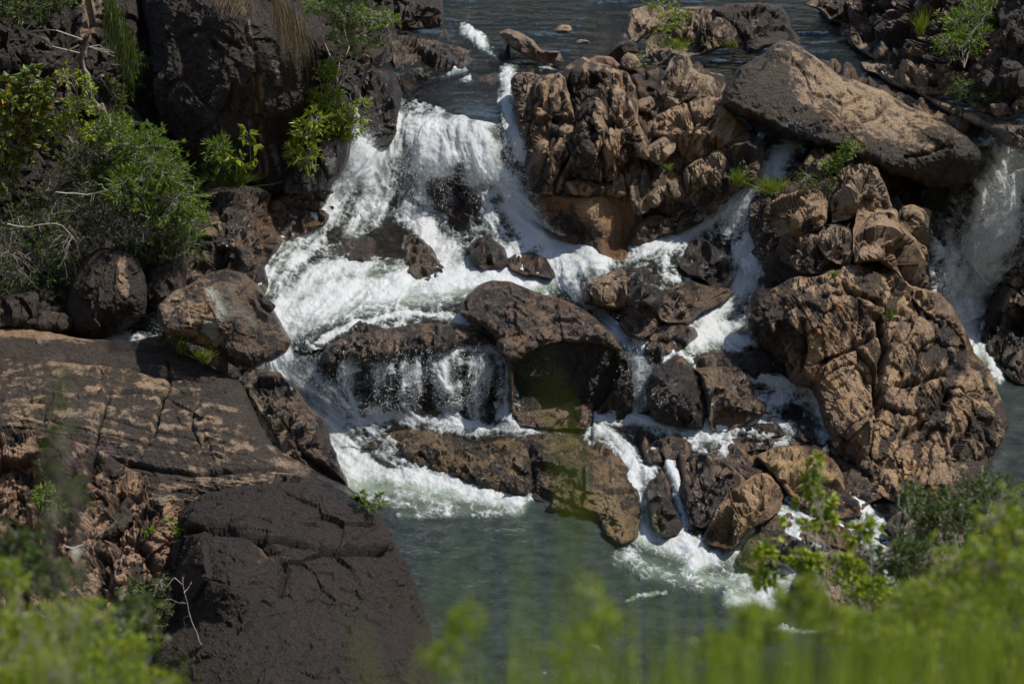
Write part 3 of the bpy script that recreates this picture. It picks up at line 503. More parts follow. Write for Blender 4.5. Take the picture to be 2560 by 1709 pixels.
# --- left shelf
rock('broad pale brown rock shelf with long cracks on the left bank', [(-380,800),(-80,806),(0,812),(110,826),(200,846),(290,850),(330,852),(400,838),(440,846),(470,868),(500,900),(560,935),(600,955),(625,1000),(650,1060),(690,1120),(770,1165),(830,1200),(868,1222),(900,1270),(700,1290),(480,1290),(380,1290),(330,1200),(250,1150),(120,1110),(0,1090),(-380,1090)],
     R=.75, wf=.45, Y=[(0,810,60.2),(450,850,59.6),(0,1100,55.6),(700,1000,56.4),(840,1200,53.6),(350,1250,53.2),(600,1180,53.9)], coat=.19, warm=-.1, fac=0, amp=.42, crk=.0, strat=.2, sc=.8,
     ctl=[(300,1000,.2),(550,1100,.35)],
     cracks=[([(405,990),(395,1050),(370,1095),(345,1150)],5,.22),([(275,990),(250,1050),(235,1130)],5,.12),([(0,1000),(150,1010),(300,975),(430,990),(560,975)],4,.10),([(260,1040),(450,1090),(560,1105)],3,.06),([(300,975),(450,975),(640,1010)],4,.08),([(420,900),(425,960),(405,990)],4,.1),([(60,1040),(220,1075),(420,1120),(620,1150)],3,.06),([(120,900),(330,915),(520,955)],3,.06),([(500,1000),(480,1060),(500,1110)],3,.08),([(130,985),(110,1060)],3,.08),([(330,1030),(560,1085),(650,1110)],3,.05),([(330,1165),(480,1185),(640,1165),(760,1190)],6,.2)],
     paint=[('coat',[(0,870),(200,880),(420,880),(560,960)],30,.3),('coat',[(560,950),(620,1020),(660,1100)],30,.35),('warm',[(0,828),(180,838)],16,.6),('coat',[(0,828),(210,840)],14,-.5),('coat',[(300,1160),(420,1180)],30,.4),('lich',[(285,946)],11,.6),('lich',[(410,920)],10,.5)], name='rock_shelf', cat='rock shelf', streak=[(8,.055,9),(-4,.05,16),(62,.03,14)], fa=.3, tint=(.92,.90,.86))
rock('brown rock rib with a worn crest running down to the foam', [(615,935),(638,921),(696,931),(725,951),(771,1015),(812,1049),(829,1107),(853,1171),(880,1235),(830,1225),(775,1190),(705,1150),(690,1100),(650,1030),(625,985)],
     R=1.0, wf=.9, Y=[(650,930,57.6),(860,1220,54.2),(700,1100,55.4)], coat=-.05, warm=.1, fac=6, amp=1., strat=.4, paint=[('coat',[(800,1080),(850,1200)],26,.4),('coat',[(640,950),(720,970)],24,.3)], streak=[(50,.06,12)])
rock('craggy pink granite face below the shelf behind the foreground weeds', [(-380,1060),(-50,1060),(100,1075),(240,1120),(330,1170),(420,1200),(500,1225),(470,1300),(440,1400),(430,1560),(300,1640),(100,1700),(-380,1720)],
     R=1.1, wf=.5, Y=[(0,1070,55.9),(400,1220,53.5),(0,1700,49.5),(400,1600,49.8)], coat=.0, warm=-.2, tint=(1.0,.88,.84), fac=0, amp=1.3, crk=1.2, strat=.9,
     ctl=[(150,1250,-.7),(400,1200,.2),(330,1400,.5)], cracks=[([(150,1060),(140,1200),(160,1300)],9,.35),([(240,1120),(220,1240),(200,1320)],8,.3),([(255,1420),(240,1560)],6,.2)],
     paint=[('coat',[(140,1080),(150,1260)],50,.45),('coat',[(260,1150),(230,1260)],50,.45),('coat',[(20,1080),(60,1090)],35,.4)], name='crag', cat='crag', streak=[(100,.16,22),(20,.06,14)])
rock('slanting dark lobe of rock leaning on the pink granite face', V(4,[(425,960),(470,860),(540,765),(590,742),(645,790),(640,830),(600,870),(520,920),(450,975)]), R=.7, Y=[(250,1350,51.9),(360,1250,52.6),(300,1330,52)], coat=.3, fac=5, amp=.7)
rock('massive black boulder with a long horizontal fissure at lower left', [(478,1250),(522,1228),(609,1211),(696,1203),(783,1204),(850,1222),(900,1255),(950,1280),(981,1341),(1025,1428),(1063,1526),(1090,1635),(1108,1744),(1125,1950),(370,1950),(383,1710),(394,1612),(429,1525),(423,1438),(429,1351),(445,1290)],
     R=3.0, wf=.95, Y=[(500,1240,52.8),(900,1260,52.9),(740,1900,47.6)], coat=.56, warm=-.1, fac=4, amp=.6, crk=.0, fs=.5,
     ctl=[(700,1300,.5),(650,1500,.5),(850,1600,.2)], cracks=[([(440,1340),(522,1324),(580,1328),(638,1345),(754,1363),(900,1386),(1010,1380)],8,.38),([(645,1350),(720,1420),(700,1480)],8,.2)],
     paint=[('coat',[(640,1360),(720,1410)],14,-.4),('coat',[(510,1370),(470,1410)],4,-.8),('coat',[(475,1440),(445,1510)],5,-.7),('coat',[(660,1400)],28,-.3)], name='boulder', cat='boulder', streak=[(12,.02,14)], fa=.45, lich=.06, tint=(.5,.46,.44))
rock('dark weathered crest joining the shelf and the black boulder', [(470,1218),(560,1190),(700,1178),(800,1196),(870,1215),(930,1262),(985,1335),(960,1330),(880,1262),(800,1225),(700,1220),(560,1232)], R=.6, Y=[(500,1220,53.1),(870,1215,53.2),(960,1320,52.3)], coat=.3, strat=.9, amp=1.1, streak=[(10,.06,9)])
# --- head of the falls
rock('brown wet rock on the far left rim of the upper river', V(2,[(270,-40),(545,-40),(562,60),(556,122),(480,132),(380,142),(330,120),(290,60)]), R=.8, Y=[(970,60,75.3),(1100,60,75.6),(1030,-60,77)], coat=.3, warm=.2, wet=.3, name='boulder', cat='boulder')
rock('flat wet ledge with reddish bands left of the chute', V(2,[(335,170),(400,150),(520,185),(660,225),(700,290),(620,340),(520,365),(440,400),(405,430),(350,330)]), R=.45, wf=.8, off=.05, coat=.12, warm=.35, wet=.8, strat=.9, amp=.9)
rock('dark wet column left of the main curtain', V(2,[(185,360),(250,325),(335,345),(365,420),(352,520),(345,610),(300,655),(230,645),(205,600),(180,480)]), R=.7, off=.25, coat=.35, wet=.85, strat=.4, amp=1.3)
rock('long tan rock spine dividing the pool from the chute', V(2,[(815,150),(860,136),(905,145),(965,178),(1010,228),(1085,236),(1112,282),(1085,306),(1010,290),(940,258),(885,225),(840,185)]), R=.55, Y=[(1250,90,74.9),(1400,160,72.7),(1300,130,74.)], coat=-.05, warm=.35, wet=.25, amp=.8, fac=5)
rock('small tan rock alone in the upper river', V(2,[(1065,138),(1095,115),(1140,118),(1148,140),(1120,152),(1080,152)]), R=.25, Y=74.6, coat=-.1, warm=.1, amp=.3, crk=0, name='stone', cat='stone')
rock('low reddish rock barely above the upper river', V(2,[(1165,190),(1185,178),(1222,183),(1228,196),(1190,202)]), R=.18, Y=73.3, coat=-.1, warm=.3, wet=.4, amp=.3, crk=0, name='stone', cat='stone')
# --- right of the main fall
rock('narrow tan rock buttress beside the thin side stream', V(2,[(868,370),(895,332),(960,330),(1010,348),(985,440),(975,560),(945,660),(905,590),(880,480)]), R=.8, Y=[(1290,200,70.2),(1320,350,68.4),(1345,200,70.1)], coat=-.08, warm=.15, fac=5, streak=[(95,.06,12)])
rock('fractured brown rock column with vertical joints right of the main curtain', V(2,[(970,380),(1010,345),(1090,330),(1120,360),(1135,420),(1165,520),(1165,680),(1110,760),(1070,830),(1065,895),(1000,885),(960,872),(935,780),(945,650),(960,500)]),
     R=1.0, wf=.8, Y=[(1330,200,69.6),(1330,480,67.0),(1440,300,68.6)], coat=.12, warm=.1, fac=7, amp=1.35, crk=1.2, ctl=V(2,[(1040,420,.3),(1000,700,.35)]), cracks=[(V(2,[(1060,380),(1040,520),(1010,640),(1000,860)]),5,.2)], streak=[(97,.10,14),(120,.06,9)], sc=.75, dry=.5, tint=(1.1,1.02,.95))
rock('largest jointed crag at centre with a pale spot on its top', V(2,[(1098,370),(1120,310),(1160,270),(1200,258),(1240,275),(1300,295),(1400,330),(1440,395),(1458,560),(1490,650),(1512,740),(1440,720),(1370,780),(1330,892),(1200,897),(1062,890),(1070,810),(1130,730),(1150,600),(1150,480),(1125,420)]),
     R=1.5, wf=.8, Y=[(1440,150,70.2),(1440,490,66.9),(1590,300,68.2)], coat=.13, warm=.02, fac=9, amp=1.5, crk=1.2, ctl=V(2,[(1230,330,.3),(1300,520,.5),(1180,640,.3),(1400,620,.3),(1230,800,-.3)]),
     cracks=[(V(2,[(1150,420),(1175,560),(1165,700),(1180,890)]),6,.28),(V(2,[(1320,460),(1310,600),(1280,700)]),6,.2),(V(2,[(1400,420),(1380,560),(1440,680)]),5,.2)], paint=[('lich',V(2,[(1225,335)]),13,.8),('warm',V(2,[(1215,780),(1225,860)]),26,.6),('coat',V(2,[(1250,420),(1380,460)]),40,.2)], name='crag', cat='crag', streak=[(85,.10,16),(110,.06,9)], sc=.75, dry=.6, tint=(1.1,1.02,.95))
rock('long leaning slab propped at the foot of the centre crag', V(2,[(1362,725),(1420,688),(1470,705),(1500,780),(1515,860),(1500,960),(1450,988),(1425,960),(1405,870),(1385,800)]), R=.6, Y=[(1560,390,67.4),(1600,530,66.1),(1640,440,66.8)], coat=.08, fac=6, amp=.8, streak=[(75,.05,10)])
rock('tan triangular block beside the leaning slab', V(2,[(1325,830),(1350,778),(1385,800),(1402,890),(1330,895)]), R=.35, Y=66.5, coat=-.15, warm=.1, fac=5, amp=.5)
rock('smooth orange slab under the centre crag washed by spray', V(2,[(962,903),(1060,893),(1230,895),(1400,888),(1425,950),(1465,1005),(1435,1060),(1410,1150),(1390,1180),(1290,1172),(1250,1125),(1170,1115),(1090,1085),(1020,1030),(985,960)]),
     R=.8, wf=.55, off=.15, coat=-.12, warm=.45, wet=.25, fac=4, amp=.45, crk=.0, ctl=V(2,[(1320,1000,.3),(1150,1050,-.3)]), paint=[('coat',V(2,[(1130,1020),(1190,1080)]),34,.45),('warm',V(2,[(1000,900),(1150,950)]),34,.4)], name='slab', cat='slab', fa=.35, tint=(1.2,1.05,.85), dry=.5)
rock('small brown rock in the white water right of centre, nearest the curtain', V(2,[(690,1130),(720,1095),(770,1080),(830,1130),(852,1200),(820,1222),(740,1215),(690,1180)]), R=.5, off=.25, coat=.3, wet=.8, warm=.25, fac=6)
rock('small brown rock in the white water, lower right of its neighbour', V(2,[(860,1185),(900,1162),(980,1158),(1025,1180),(1062,1250),(1050,1268),(940,1248),(880,1228)]), R=.4, off=.3, coat=.2, wet=.8, warm=.3, fac=6)
rock('reddish brown rock half drowned at the foot of the main fall', V(2,[(395,1090),(440,1060),(490,1110),(540,1180),(588,1245),(540,1285),(450,1270),(390,1235)]), R=.35, off=.12, coat=.1, wet=.9, warm=.4, fac=5)
rock('dark rock showing through the main curtain', V(2,[(490,800),(540,730),(640,700),(720,760),(745,860),(720,950),(640,1000),(560,960),(500,900)]), R=.40, off=.02, coat=.3, wet=.9, warm=.3, fac=5)
# --- crags at top centre
rock('square tan rock at the left end of the top crag', V(3,[(18,70),(40,40),(100,32),(170,30),(190,80),(150,130),(100,165),(60,195),(28,190),(15,130)]), R=.7, Y=[(1580,100,73.6),(1660,20,75.0),(1640,90,73.7)], coat=-.05, fac=6)
rock('broken middle of the top crag where green weeds grow', V(3,[(95,180),(150,120),(180,50),(280,34),(400,28),(480,60),(540,140),(560,230),(470,215),(400,240),(300,262),(220,250),(150,300),(100,280)]), R=1.0, Y=[(1620,140,72.8),(1800,20,75.2),(1840,130,72.6)], coat=.08, fac=8, amp=1.4, crk=1.2)
rock('smooth dark right shoulder of the top crag above the great boulder', V(3,[(400,40),(480,18),(640,12),(715,26),(745,70),(770,130),(803,175),(795,205),(700,200),(620,235),(560,252),(530,180),(470,110)]), R=1.1, Y=[(1860,140,72.4),(1860,10,75.3),(1990,110,73.2)], coat=.38, fac=5, amp=.9, strat=.5, streak=[(65,.06,12)])
rock('dark boulder overhung by the top crag on its left', V(2,[(1305,255),(1350,205),(1400,182),(1445,200),(1450,245),(1385,250),(1370,290),(1320,275)]), R=.5, Y=71.6, coat=.25, name='boulder', cat='boulder')
rock('round pale boulder below the dark one left of the weedy crag', V(2,[(1372,270),(1400,238),(1435,250),(1460,290),(1445,322),(1395,330),(1370,305)]), R=.45, Y=71.0, coat=-.1, amp=.4, name='boulder', cat='boulder')
rock('flat pink rock behind the pale spotted crag', V(2,[(1215,275),(1260,255),(1330,262),(1372,300),(1360,330),(1270,310)]), R=.3, Y=70.9, coat=-.2, tint=(1.1,.9,.88))
rock('dark mossy rock in the gully behind the centre crag', V(3,[(20,340),(70,305),(130,300),(175,330),(160,400),(120,450),(60,440),(30,400)]), R=.6, off=.2, coat=.3)
rock('grey cobble lodged in the shady gully', V(3,[(62,465),(90,440),(125,450),(136,480),(110,505),(70,500)]), R=.3, off=.55, coat=-.05, amp=.4, name='stone', cat='stone')
rock('arched grey crag to the left of the great boulder', V(3,[(135,530),(150,450),(165,370),(205,285),(245,240),(290,245),(320,310),(400,330),(455,345),(465,430),(420,460),(340,450),(270,480),(200,520)]),
     R=1.1, Y=[(1640,280,70.0),(1700,140,71.9),(1810,240,70.3)], coat=-.05, warm=-.1, fac=7, amp=1.1, crk=1.1, cracks=[(V(3,[(290,260),(275,350),(240,440)]),5,.25)], name='crag', cat='crag', streak=[(100,.09,16)])
rock('pale faceted granite block left of the great boulder', V(3,[(128,540),(200,490),(290,455),(350,440),(440,440),(500,500),(560,560),(565,610),(500,660),(420,700),(350,750),(320,800),(290,790),(262,720),(225,660),(135,620)]),
     R=1.2, Y=[(1640,300,69.6),(1700,430,67.6),(1850,300,69.0)], coat=-.15, warm=-.2, fac=9, amp=.9, crk=1., cracks=[(V(3,[(290,470),(320,560),(310,640)]),4,.2)], ctl=V(3,[(330,560,.4)]), name='block', cat='rock block', streak=[(115,.07,16)], tint=(1.2,1.12,1.05), dry=.6)
rock('fractured dark granite shoulder beside the middle cascade', V(3,[(262,790),(300,740),(380,700),(470,645),(560,600),(640,640),(645,700),(620,790),(580,850),(500,890),(450,950),(385,985),(320,950),(290,900)]),
     R=1.1, Y=[(1720,480,67.0),(1900,350,68.3),(1780,530,66.4)], coat=.0, warm=-.1, fac=9, amp=1.4, crk=1.2, name='block', cat='rock block', streak=[(125,.12,16),(60,.05,12)])
rock('angular tan cobble perched in the gully', V(3,[(112,672),(150,645),(185,630),(226,652),(222,692),(165,742),(128,722)]), R=.4, off=1.0, coat=-.2, fac=7, amp=.4, name='stone', cat='stone')
rock('brown slab stone lying in the dry gully', V(3,[(172,850),(215,825),(262,850),(290,900),(285,925),(230,905),(185,885)]), R=.3, off=.4, coat=-.05, amp=.5, name='stone', cat='stone')
rock('pair-sized pale stone at the bottom of the gully', V(3,[(100,905),(130,870),(160,850),(175,900),(150,935),(110,940)]), R=.3, off=.4, coat=-.1, amp=.4, name='stone', cat='stone')
rock('low wet tan rock above the fork of the middle cascade', V(3,[(30,1050),(80,1000),(160,985),(210,1010),(215,1060),(150,1085),(80,1130),(30,1140)]), R=.5, off=.12, coat=-.1, warm=.35, wet=.5)
rock('small dark rocks heaped left of the middle cascade', V(3,[(195,1010),(240,965),(300,948),(345,975),(350,1010),(290,1040),(230,1060)]), R=.5, off=.2, coat=.15, wet=.3, amp=1.2)
# --- the great boulder
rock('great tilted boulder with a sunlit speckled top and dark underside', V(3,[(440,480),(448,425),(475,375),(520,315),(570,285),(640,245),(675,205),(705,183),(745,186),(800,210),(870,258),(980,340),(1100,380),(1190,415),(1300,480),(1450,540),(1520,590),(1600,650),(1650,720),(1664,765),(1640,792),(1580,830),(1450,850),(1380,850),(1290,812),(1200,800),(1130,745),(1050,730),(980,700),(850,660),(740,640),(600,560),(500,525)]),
     R=1.0, wf=.3, Y=[(1810,260,67.9),(1960,100,70.4),(2170,460,67.3),(2460,420,67.6),(2300,260,69.2)], coat=.22, warm=.05, fac=0, amp=.65, crk=.0, sc=1.1, strat=.2, lich=-.1,
     ctl=V(3,[(705,215,.1),(660,330,.9),(655,480,1.3),(700,570,1.5),(850,640,1.7),(1000,640,1.9),(1200,625,1.8),(1400,615,1.5),(1510,600,.9),(560,400,.3),(520,470,.4),(900,420,.4),(1150,520,.8),(1300,700,.8),(1100,700,1.2),(1400,740,.5),(800,330,.4),(640,560,.5)]),
     cracks=[(V(3,[(1090,545),(1150,530),(1200,470)]),5,.14),(V(3,[(1290,720),(1400,700),(1510,620)]),5,.15)],
     paint=[('coat',V(3,[(520,380),(600,420),(600,500)]),55,.42),('coat',V(3,[(640,300),(700,400),(760,540),(850,600)]),32,.3),('coat',V(3,[(950,690),(1200,740),(1400,790),(1580,740)]),48,.4),('coat',V(3,[(900,400),(1150,450),(1100,580),(1350,560)]),62,-.22)], name='boulder', cat='boulder', streak=[(28,.035,10)], fa=.3, tint=(1.05,1.02,.95))  # shade under the boulder and light on its top painted into the coat
# --- mass between the middle cascade and the right fall
rock('mossy round rock directly under the great boulder', V(3,[(828,740),(850,700),(890,676),(945,680),(978,725),(985,770),(930,800),(850,795)]), R=.7, off=.9, coat=.05, warm=.25, tint=(.9,.95,.75), amp=1.3, wf=.32)
rock('rounded brown crag beside the black hollow under the great boulder', V(3,[(950,930),(965,840),(985,780),(1045,738),(1105,733),(1150,770),(1190,860),(1212,940),(1190,960),(1110,960),(1040,985),(960,1010)]), R=1.0, off=.9, coat=-.05, warm=.15, fac=6, crk=1., name='crag', cat='crag', wf=.32, amp=1.3, dry=.5)
rock('broad grainy brown rock right of the middle cascade', V(3,[(640,1000),(665,930),(720,890),(800,868),(880,858),(918,885),(925,960),(900,1040),(840,1065),(760,1075),(690,1060)]), R=.9, off=.55, coat=-.12, warm=.05, fac=6, amp=1.3, strat=.5, streak=[(150,.07,12)], wf=.32, dry=.4, tint=(1.1,1.02,.92))
rock('dark wet rib along the right edge of the middle cascade', V(3,[(570,1030),(580,940),(610,880),(680,845),(745,850),(765,880),(690,920),(655,990),(690,1050),(720,1100),(640,1160),(600,1120)]), R=.6, off=.3, coat=.3, wet=.75, warm=.2)
rock('reddish wet rock at the elbow of the middle cascade', V(3,[(590,1150),(680,1060),(800,1060),(900,1035),(935,1110),(1010,1210),(940,1240),(820,1245),(720,1190),(640,1200)]), R=.7, off=.3, coat=.08, wet=.35, warm=.35, strat=.5, streak=[(25,.07,14)], wf=.32, amp=1.3)
rock('slim brown pillar between the grainy rock and the tall block', V(3,[(878,1090),(930,1030),(985,1025),(1030,1060),(1045,1150),(1020,1205),(960,1195),(905,1150)]), R=.5, off=.8, coat=.1, warm=.1, wf=.32, amp=1.3)
rock('tall brown block overlooking the right waterfall', V(3,[(1045,1050),(1060,975),(1130,948),(1240,953),(1262,1020),(1330,1080),(1385,1130),(1395,1230),(1396,1330),(1300,1320),(1240,1250),(1150,1190),(1050,1200)]), R=1.2, off=1.1, coat=-.1, warm=.12, fac=6, amp=1.3, paint=[('coat',V(3,[(1320,1200),(1380,1300)]),40,.3)], name='block', cat='rock block', streak=[(110,.05,12)], wf=.32, dry=.6, tint=(1.1,1.02,.92))
rock('small jointed blocks at the lip facing the right waterfall', V(3,[(1245,970),(1270,938),(1330,932),(1398,960),(1400,1040),(1395,1120),(1340,1105),(1290,1070),(1262,1030)]), R=.6, off=1.3, coat=.0, fac=6, crk=1.5, name='block', cat='rock block', wf=.32, amp=1.3, dry=.6)
OX = V(6,[(905,440),(915,340),(955,245),(1050,232),(1150,180),(1260,172),(1350,140),(1430,105),(1520,95),(1640,150),(1720,225),(1840,248),(1925,320),(1985,440),(2030,550),(2110,640),(2160,780),(2205,890),(2165,990),(2090,1100),(2040,1230),(1880,1270),(1700,1280),(1600,1260),(1500,1160),(1440,1080),(1340,1030),(1310,960),(1275,860),(1240,740),(1130,700),(1100,620),(990,520),(930,470)])
rock('huge folded tan outcrop filling the right side between the cascade and the still pool', OX,
     R=1.5, wf=.6, Y=[(1900,720,62.2),(2000,1240,57.6),(2500,1050,60.0),(2250,740,62.9),(2200,1240,57.6)], coat=.0, warm=.1, fac=0, amp=.95, crk=.8, sc=.62, strat=.3,
     ctl=V(6,[(1150,400,.5),(1300,500,-.3),(1450,420,.7),(1520,600,.2),(1400,760,.8),(1560,780,-.5),(1700,560,.8),(1640,700,.2),(1850,500,.7),(1900,800,.5),(1750,900,-.6),(1640,900,.3),(1980,950,.4),(1500,1000,.2),(1800,1150,.4),(1100,300,.4),(1250,620,.1)]),
     cracks=[(V(6,[(1555,380),(1580,560),(1560,700),(1550,860)]),9,.45),(V(6,[(1180,400),(1200,520),(1180,640)]),7,.3),(V(6,[(1290,600),(1440,540),(1560,470)]),7,.25),(V(6,[(1640,730),(1760,700),(1900,640)]),8,.3),(V(6,[(1900,760),(1860,860),(1700,960)]),9,.35),(V(6,[(1400,250),(1600,330),(1850,420)]),6,.22)],
     paint=[('coat',V(6,[(960,300),(950,440),(1050,540)]),50,.4),('coat',V(6,[(1860,780),(1750,920)]),50,.4),('coat',V(6,[(2150,900),(2060,1100)]),40,.3),('coat',V(6,[(1750,560),(1900,620)]),60,.2),('coat',V(6,[(1340,720),(1380,900)]),50,-.2)], name='outcrop', cat='rock outcrop', streak=[(115,.16,26),(60,.09,14)], fa=.7, dry=.4, tint=(1.1,1.02,.92))  # coat also holds painted shade in the hollow and light on the left ridge
rock('tan nose of rock at the top right corner of the folded outcrop', V(6,[(1720,280),(1760,245),(1850,255),(1930,330),(1985,440),(1990,520),(1920,500),(1860,420),(1780,350)]), R=.7, Y=[(2300,730,61.3),(2400,800,61.2),(2380,860,60.6)], coat=-.1, fac=6, tint=(1.2,1.1,.95), dry=.6)
rock('pale worn knob on the left flank of the folded outcrop', V(6,[(1305,760),(1325,700),(1390,672),(1465,690),(1500,770),(1540,850),(1560,940),(1470,950),(1380,930),(1320,860)]), R=.6, Y=[(2070,960,59.5),(2180,960,59.2),(2130,1090,58.0)], coat=-.18, warm=.1, fac=7, strat=.5, streak=[(20,.07,9)], tint=(1.25,1.12,.95), dry=.3)
rock('dark hooded boulder with a hollow beneath on the outcrop', V(6,[(1615,900),(1640,870),(1720,840),(1800,790),(1880,760),(1950,800),(1975,880),(1960,990),(1850,1020),(1740,1010),(1630,990)]), R=.8, Y=[(2230,1070,58.4),(2400,1000,59.4),(2340,1110,58.0)], coat=.3, fac=6, ctl=V(6,[(1700,940,-.8)]), name='boulder', cat='boulder')
rock('tan rock foot of the outcrop at the water line', V(6,[(1440,1060),(1540,1020),(1700,1010),(1850,1030),(1990,1060),(2050,1150),(2020,1240),(1850,1280),(1650,1290),(1550,1240),(1480,1150)]), R=.8, Y=[(2150,1140,57.8),(2400,1160,57.8),(2280,1240,57.0)], coat=-.2, warm=.15, fac=7, strat=.5, streak=[(10,.08,14)], tint=(1.2,1.08,.92), dry=.7)
rock('dark layered wall right of the right waterfall', [(2640,400),(2590,412),(2560,440),(2540,520),(2515,640),(2485,720),(2455,810),(2450,850),(2480,900),(2530,950),(2700,1020),(2960,1040),(2960,380)], R=.8, Y=[(2560,440,69.7),(2460,850,68.0),(2900,1000,65.5),(2900,400,70)], coat=.05, warm=.1, fac=0, amp=1.5, crk=1.3, wet=.2, paint=[('coat',[(2500,880),(2700,960)],60,.3)], name='rock_wall', cat='rock wall', streak=[(115,.14,18)])
# --- far bank upper right
rock('grey blocky bank of jointed rock beyond the right channel', V(3,[(885,45),(930,10),(1000,-60),(1000,-200),(1900,-200),(2100,60),(1900,420),(1760,560),(1640,520),(1500,440),(1380,440),(1230,380),(1190,300),(1100,250),(1025,200),(1020,110),(940,100)]),
     R=.9, wf=.35, Y=YBANK(.0), coat=.02, warm=-.3, tint=(.95,.95,.97), fac=0, amp=1.5, crk=1.4, ctl=[(2350,120,.4)], paint=[('coat',V(3,[(1150,30),(1300,60),(1250,180)]),70,.2),('coat',V(3,[(1100,260),(1300,400),(1500,540)]),30,-.4)], name='rock_bank', cat='rock bank', streak=[(70,.18,20),(-10,.12,16)])
rock('pale flat shelf rocks at the water edge of the right bank', V(3,[(1080,290),(1190,285),(1260,370),(1345,380),(1400,440),(1500,480),(1620,520),(1700,560),(1830,570),(2000,640),(2000,740),(1823,690),(1730,660),(1700,620),(1600,575),(1500,530),(1400,470),(1330,425),(1230,395),(1160,350),(1090,320)]),
     R=.45, Y=YBANK(.25), coat=-.2, warm=-.1, fac=0, amp=1.1, crk=1.4, strat=.5, name='rock_shelf', cat='rock shelf', streak=[(30,.09,12)])
rock('black boulder in the upper right corner', V(3,[(1700,60),(1740,-60),(1900,-100),(1990,200),(1900,330),(1780,290),(1730,190)]), R=1.0, Y=YBANK(.7), coat=.55, amp=.7, name='boulder', cat='boulder')
rock('dark sloping rock below the black corner boulder', V(3,[(1560,330),(1600,240),(1690,160),(1760,220),(1850,320),(1960,380),(1900,470),(1760,450),(1650,430),(1580,400)]), R=.8, Y=YBANK(.5), coat=.35, amp=.9)
rock('low brown rock at the top edge by the right channel', V(3,[(820,20),(860,0),(900,-40),(1010,-60),(1000,60),(940,100),(890,50)]), R=.4, Y=[(2030,20,76.6),(2100,40,76.4),(2080,-20,77.5)], coat=.15)
# --- centre
rock('big dark wet block with a flat tilted top at the centre', V(5,[(1040,275),(1060,210),(1100,165),(1145,130),(1215,103),(1310,115),(1450,168),(1600,212),(1700,262),(1790,335),(1865,415),(1900,475),(1860,470),(1780,440),(1700,432),(1560,442),(1450,470),(1380,510),(1340,540),(1325,600),(1330,700),(1325,790),(1305,800),(1300,640),(1290,520),(1240,470),(1225,400),(1150,345),(1080,310)]),
     R=.55, wf=.3, Y=[(1170,770,61.5),(1230,690,63.0),(1540,855,59.9),(1290,900,60.2),(1290,1020,60.1),(1450,760,62.0)], coat=.10, warm=.12, wet=.8, fac=0, amp=.5, crk=.5, strat=.5, tint=(.95,.9,.85), streak=[(22,.05,10),(75,.03,14)],
     cracks=[(V(5,[(1130,200),(1200,290),(1330,330),(1500,345)]),4,.08),(V(5,[(1300,150),(1420,260),(1600,290)]),4,.07),(V(5,[(1160,140),(1190,260)]),4,.12)], paint=[('coat',V(5,[(1100,200),(1180,330)]),22,.25)], name='boulder', cat='boulder', back=1.6)
rock('rust-stained right shoulder of the big centre block', V(5,[(1850,445),(1900,475),(1945,560),(1965,640),(1955,720),(1948,800),(1900,845),(1820,860),(1760,830),(1760,790),(1810,720),(1850,660),(1880,590),(1870,520)]), R=.5, Y=[(1540,860,60.6),(1580,950,60.2),(1520,1050,60.0)], coat=.2, warm=.15, wet=.8, fac=5, amp=.9)
rock('orange brown rock at the foot of the big centre block', V(5,[(1310,790),(1380,790),(1480,780),(1600,745),(1700,700),(1790,700),(1840,750),(1830,850),(1700,885),(1500,890),(1380,875),(1320,850)]), R=.4, Y=[(1300,1040,60.6),(1450,1000,61.3),(1500,1060,60.4)], coat=-.05, warm=.6, wet=.8, amp=.9)
rock('brown ledge running left from the centre block above the ribboned fall', V(5,[(330,510),(370,440),(480,400),(620,370),(800,335),(1000,335),(1150,365),(1225,420),(1160,440),(1050,440),(960,480),(860,500),(760,505),(640,535),(560,530),(480,500),(420,550),(380,600),(335,560)]),
     R=.45, wf=.8, off=.22, coat=.15, warm=.2, wet=.9, fac=4, amp=.8, strat=.3, name='ledge', cat='rock ledge', streak=[(95,.04,12)])
rock('twin brown rock, its left half, beside the white basin', V(6,[(112,275),(135,222),(200,172),(290,140),(328,155),(335,230),(325,330),(260,345),(180,325),(120,312)]), R=.7, Y=[(1460,770,62.6),(1560,680,63.4),(1570,780,62.3)], coat=-.08, warm=.12, fac=6, amp=.7, dry=.7)
rock('twin brown rock, its taller dark right half', V(6,[(325,330),(328,180),(370,140),(415,125),(450,180),(530,205),(540,260),(500,320),(480,360),(400,365)]), R=.75, Y=[(1570,780,62.2),(1640,680,63.2),(1660,780,62.2)], coat=.25, warm=.1, fac=6, amp=.8)
rock('wet reddish step below the twin brown rocks', V(6,[(250,350),(330,335),(480,355),(490,400),(445,450),(400,480),(330,455),(285,405)]), R=.45, off=.3, coat=.05, warm=.25, wet=.7)
rock('black pointed rock parting the middle cascade', V(6,[(592,135),(620,70),(655,5),(700,-8),(740,30),(790,60),(825,100),(835,190),(800,235),(740,215),(690,190),(640,175)]), R=.7, off=.45, coat=.38, wet=.85, fac=6)
rock('brown rock wet with trickles below the black pointed one', V(6,[(498,300),(540,250),(620,205),(720,225),(800,235),(838,255),(780,310),(700,350),(620,405),(540,410),(500,380)]), R=.65, off=.35, coat=.12, wet=.7, warm=.2, fac=6, crk=1.3)
rock('low brown wet rock at the left of the small mid pool', V(6,[(440,460),(500,420),(580,412),(650,435),(668,475),(600,530),(540,550),(480,510)]), R=.4, off=.15, coat=.12, wet=.8, warm=.25)
rock('little rock between the two threads of the small fall', V(6,[(415,560),(430,515),(470,500),(505,530),(500,590),(450,605)]), R=.35, off=.3, coat=.2, wet=.8, warm=.3)
